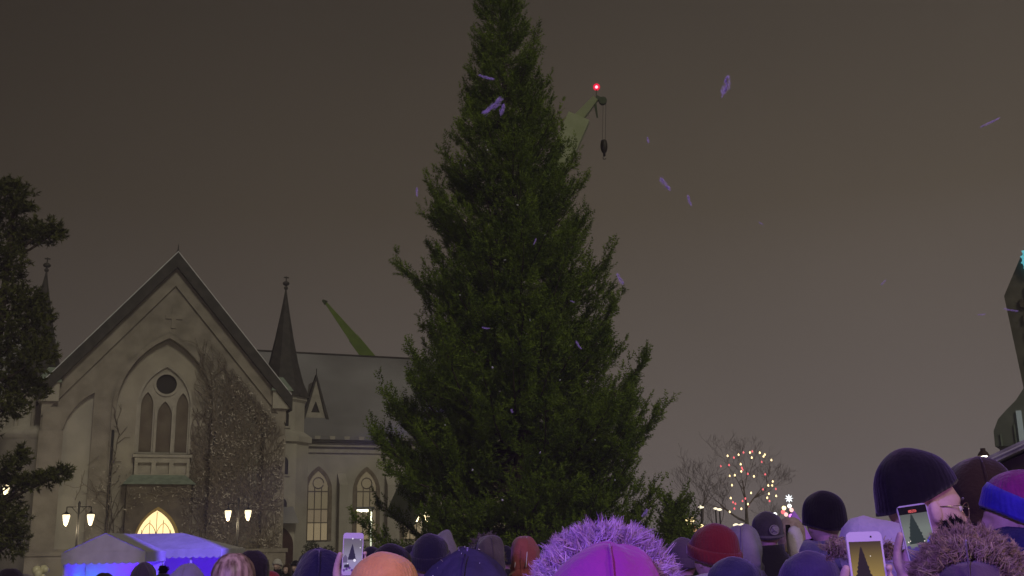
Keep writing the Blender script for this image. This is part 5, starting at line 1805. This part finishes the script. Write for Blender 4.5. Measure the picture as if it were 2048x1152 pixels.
phone(HOLD3, 'black-faced phone with a pale edge recording the spruce on a grey-green screen', .039, .080, mat('pale_phone_edge', (.45, .42, .52), rough=.35), math.radians(-7),
      screen_mat('grey_screen', [(0, (.02, .01, .09)), (.28, (.05, .035, .20)), (.36, (.17, .185, .165)), (.7, (.165, .19, .165)), (1, (.10, .11, .10))], -.073, .054, .9), (-.036, .036, -.074, .056),
      tree_poly(-.006, -.022, .056, .024, 3), glow('green_picture', (.012, .026, .014), 1),
      [('black_bar', [[(-.0365, .056), (.0365, .056), (.0365, .076), (-.0365, .076)]], BLACKGLOSS),
       ('recording_mark', [[(x - .001, z + .0625) for x, z in rrect(.011, .0038, .0036)]], glow('red_mark', (1.0, .16, .17), .9)),
       ('pictured_tent', [[(.014, -.060), (.036, -.06), (.036, -.012), (.030, -.005), (.022, -.012), (.014, -.03)]], glow('blue_picture', (.10, .08, .9), .9)),
       ('pictured_heads', [disc(x, -.030 - .005 * ((k * 5) % 3), .005) for k, x in enumerate((-.031, -.022, -.013, -.003, .007, .016, .026))], glow('violet_picture_dark', (.06, .03, .20), 1)),
       ('pictured_lamps', [disc(-.029, -.016, .0018), disc(-.024, -.014, .0014), disc(.012, -.018, .0016)], glow('warm_spot', (.95, .85, .75), 1)),
       ('shutter_button', [disc(.002, -.066, .0065)], glow('button', (.45, .38, .62), .9)), ('flip_button', [disc(.026, -.064, .0045)], glow('button', (), .9))], math.radians(14))
mb = MB()
q = at(1577, 1069, 8.9)
t = thing('phone', 'dark phone seen edge-on beside the white mitten', 'phone', q, math.radians(50))
mb.plate([rrect(.037, .077, .009)], -.004, .004)
mb.build('case', BLACKGLOSS, t)
mb = MB()
mb.add([(-.034, -.0048, -.07), (.034, -.0048, -.07), (.034, -.0048, .07), (-.034, -.0048, .07)], [(0, 1, 2, 3)])
mb.build('screen', BLACKGLOSS, t)

# ------------------------------------------------------------------ falling snow
ICE = mat('wet_snow', (.62, .62, .66), (.80, .80, .82), .6, 200, 2)
ICE.node_tree.nodes['Principled BSDF'].inputs['Alpha'].default_value = .065
flakes = [(973, 155, 17, 4, 18, 1.3, 'thin slanting snowflake high on the spruce'), (985, 213, 27, 9, -38, .75, 'largest snowflake, a long slanting clump high on the spruce'), (1005, 219, 13, 6, -72, .8, 'snowflake clump just right of the largest one'),
          (1452, 170, 24, 10, -75, .75, 'soft upright snowflake clump against the sky, right of the red light'), (1330, 368, 17, 6, 55, .85, 'stubby slanting snowflake against the sky right of the spruce'), (1379, 401, 12, 4, 75, .95, 'small upright snowflake just below the stubby slanting one'),
          (1981, 245, 24, 3, -25, 1.1, 'long thin snowflake against the sky near the upper right'), (1767, 565, 8, 2, -45, 1.6, 'tiny snowflake against the sky above the black beanie'), (834, 384, 10, 3, 88, 1.4, 'small upright snowflake against the sky left of the spruce'),
          (1240, 558, 13, 5, 60, .95, 'pale violet snowflake on the long right limb of the spruce'), (1070, 483, 7, 2, -65, 1.6, 'tiny snowflake in a dark gap of the spruce'), (1157, 690, 10, 3, 58, 1.5, 'small slanting snowflake low on the right of the spruce'),
          (972, 656, 8, 2.5, 8, 1.6, 'tiny level snowflake in the middle of the spruce'), (1024, 822, 4, 3, 70, 2.0, 'snowflake speck low in the middle of the spruce'), (1145, 603, 5, 2, 20, 1.8, 'snowflake speck beside the right shoulder of the spruce'),
          (1290, 1026, 9, 5, -50, 1.0, 'snowflake above the right edge of the violet fur'), (2022, 620, 14, 2.5, 12, 1.2, 'thin level snowflake before the dark tower'), (1964, 629, 8, 2, -4, 1.4, 'faint level snowflake just left of the dark tower'), (1296, 280, 7, 3, 85, 1.2, 'faint snowflake against the sky right of the hanging crane hook'), (1522, 447, 5, 2, 40, 1.5, 'faint speck of snow in the open sky right of the spruce')]
for i, (px, py, a, b, ang, Y, lab) in enumerate(flakes):
    r = random.Random(i)
    s = Y / FPX
    mb = MB()
    c, d = math.cos(math.radians(-ang)), math.sin(math.radians(-ang))
    n = 70
    for k in range(n):
        u = r.uniform(-1, 1) * .92
        v = r.gauss(0, .38)
        x, z = u * a * s, v * b * s * math.sqrt(1 - u * u * .8) + .25 * b * s * (u * u - .4)
        g1, g2 = r.gauss(0, .5), r.gauss(0, .3)
        hx, hz = a * s * .22, b * s * .22 * g1
        y = r.gauss(0, .4) * b * s
        w_ = b * s * r.uniform(.12, .3)
        mb.tube([((x + q * hx) * c - (z + q * hz) * d, y + q * g2 * b * s, (x + q * hx) * d + (z + q * hz) * c) for q in (-1, 0, 1)], [w_ * .3, w_, w_ * .3], 5)
    o = mb.build('snowflake', ICE, None, True, fix=False)
    o.location = at(px, py, Y)
    tag(o, lab, 'snowflake', 'falling snowflakes')

rg = random.Random(9)
first = None
for px, py in ((930, 330), (975, 300), (1035, 410), (1090, 470), (1010, 520), (920, 590), (1060, 640), (985, 735), (1120, 760), (890, 850), (1080, 905), (945, 940), (1190, 880), (1005, 1000), (1230, 960), (870, 720)):
    if first is None:
        mb = MB()
        for k in range(8):
            a = rg.uniform(0, PI)
            mb.tube([(-.004 * math.cos(a), rg.gauss(0, .001), -.004 * math.sin(a)), (.004 * math.cos(a), rg.gauss(0, .001), .004 * math.sin(a))], .0009, 4)
        first = o = mb.build('snowflake', SNOW, None, True, fix=False)
        tag(o, 'tiny white speck of snow drifting before the dark spruce', 'snowflake', 'tiny specks of snow before the spruce')
    else:
        o = first.copy()
        C.objects.link(o)
    o.location = at(px, py, rg.uniform(11, 18))
    o.scale = (3.2, 3.2, 3.2)
    o.rotation_euler = (rg.uniform(0, 3), rg.uniform(0, 3), rg.uniform(0, 3))

# ------------------------------------------------------------------ snowy night air
mb = MB()
mb.box(-260, 260, -60, 330, GZ - 1.4, 62)
hz = setting(mb.build('haze'), 'stuff')
hm_ = bpy.data.materials.new('snowy_air')
hm_.use_nodes = True
ht = hm_.node_tree
ht.nodes.clear()
ho, hv = ht.nodes.new('ShaderNodeOutputMaterial'), ht.nodes.new('ShaderNodeVolumePrincipled')
hv.inputs['Color'].default_value = (.92, .90, .90, 1)
hv.inputs['Density'].default_value = .0015
ht.links.new(hv.outputs[0], ho.inputs['Volume'])
hz.data.materials.append(hm_)
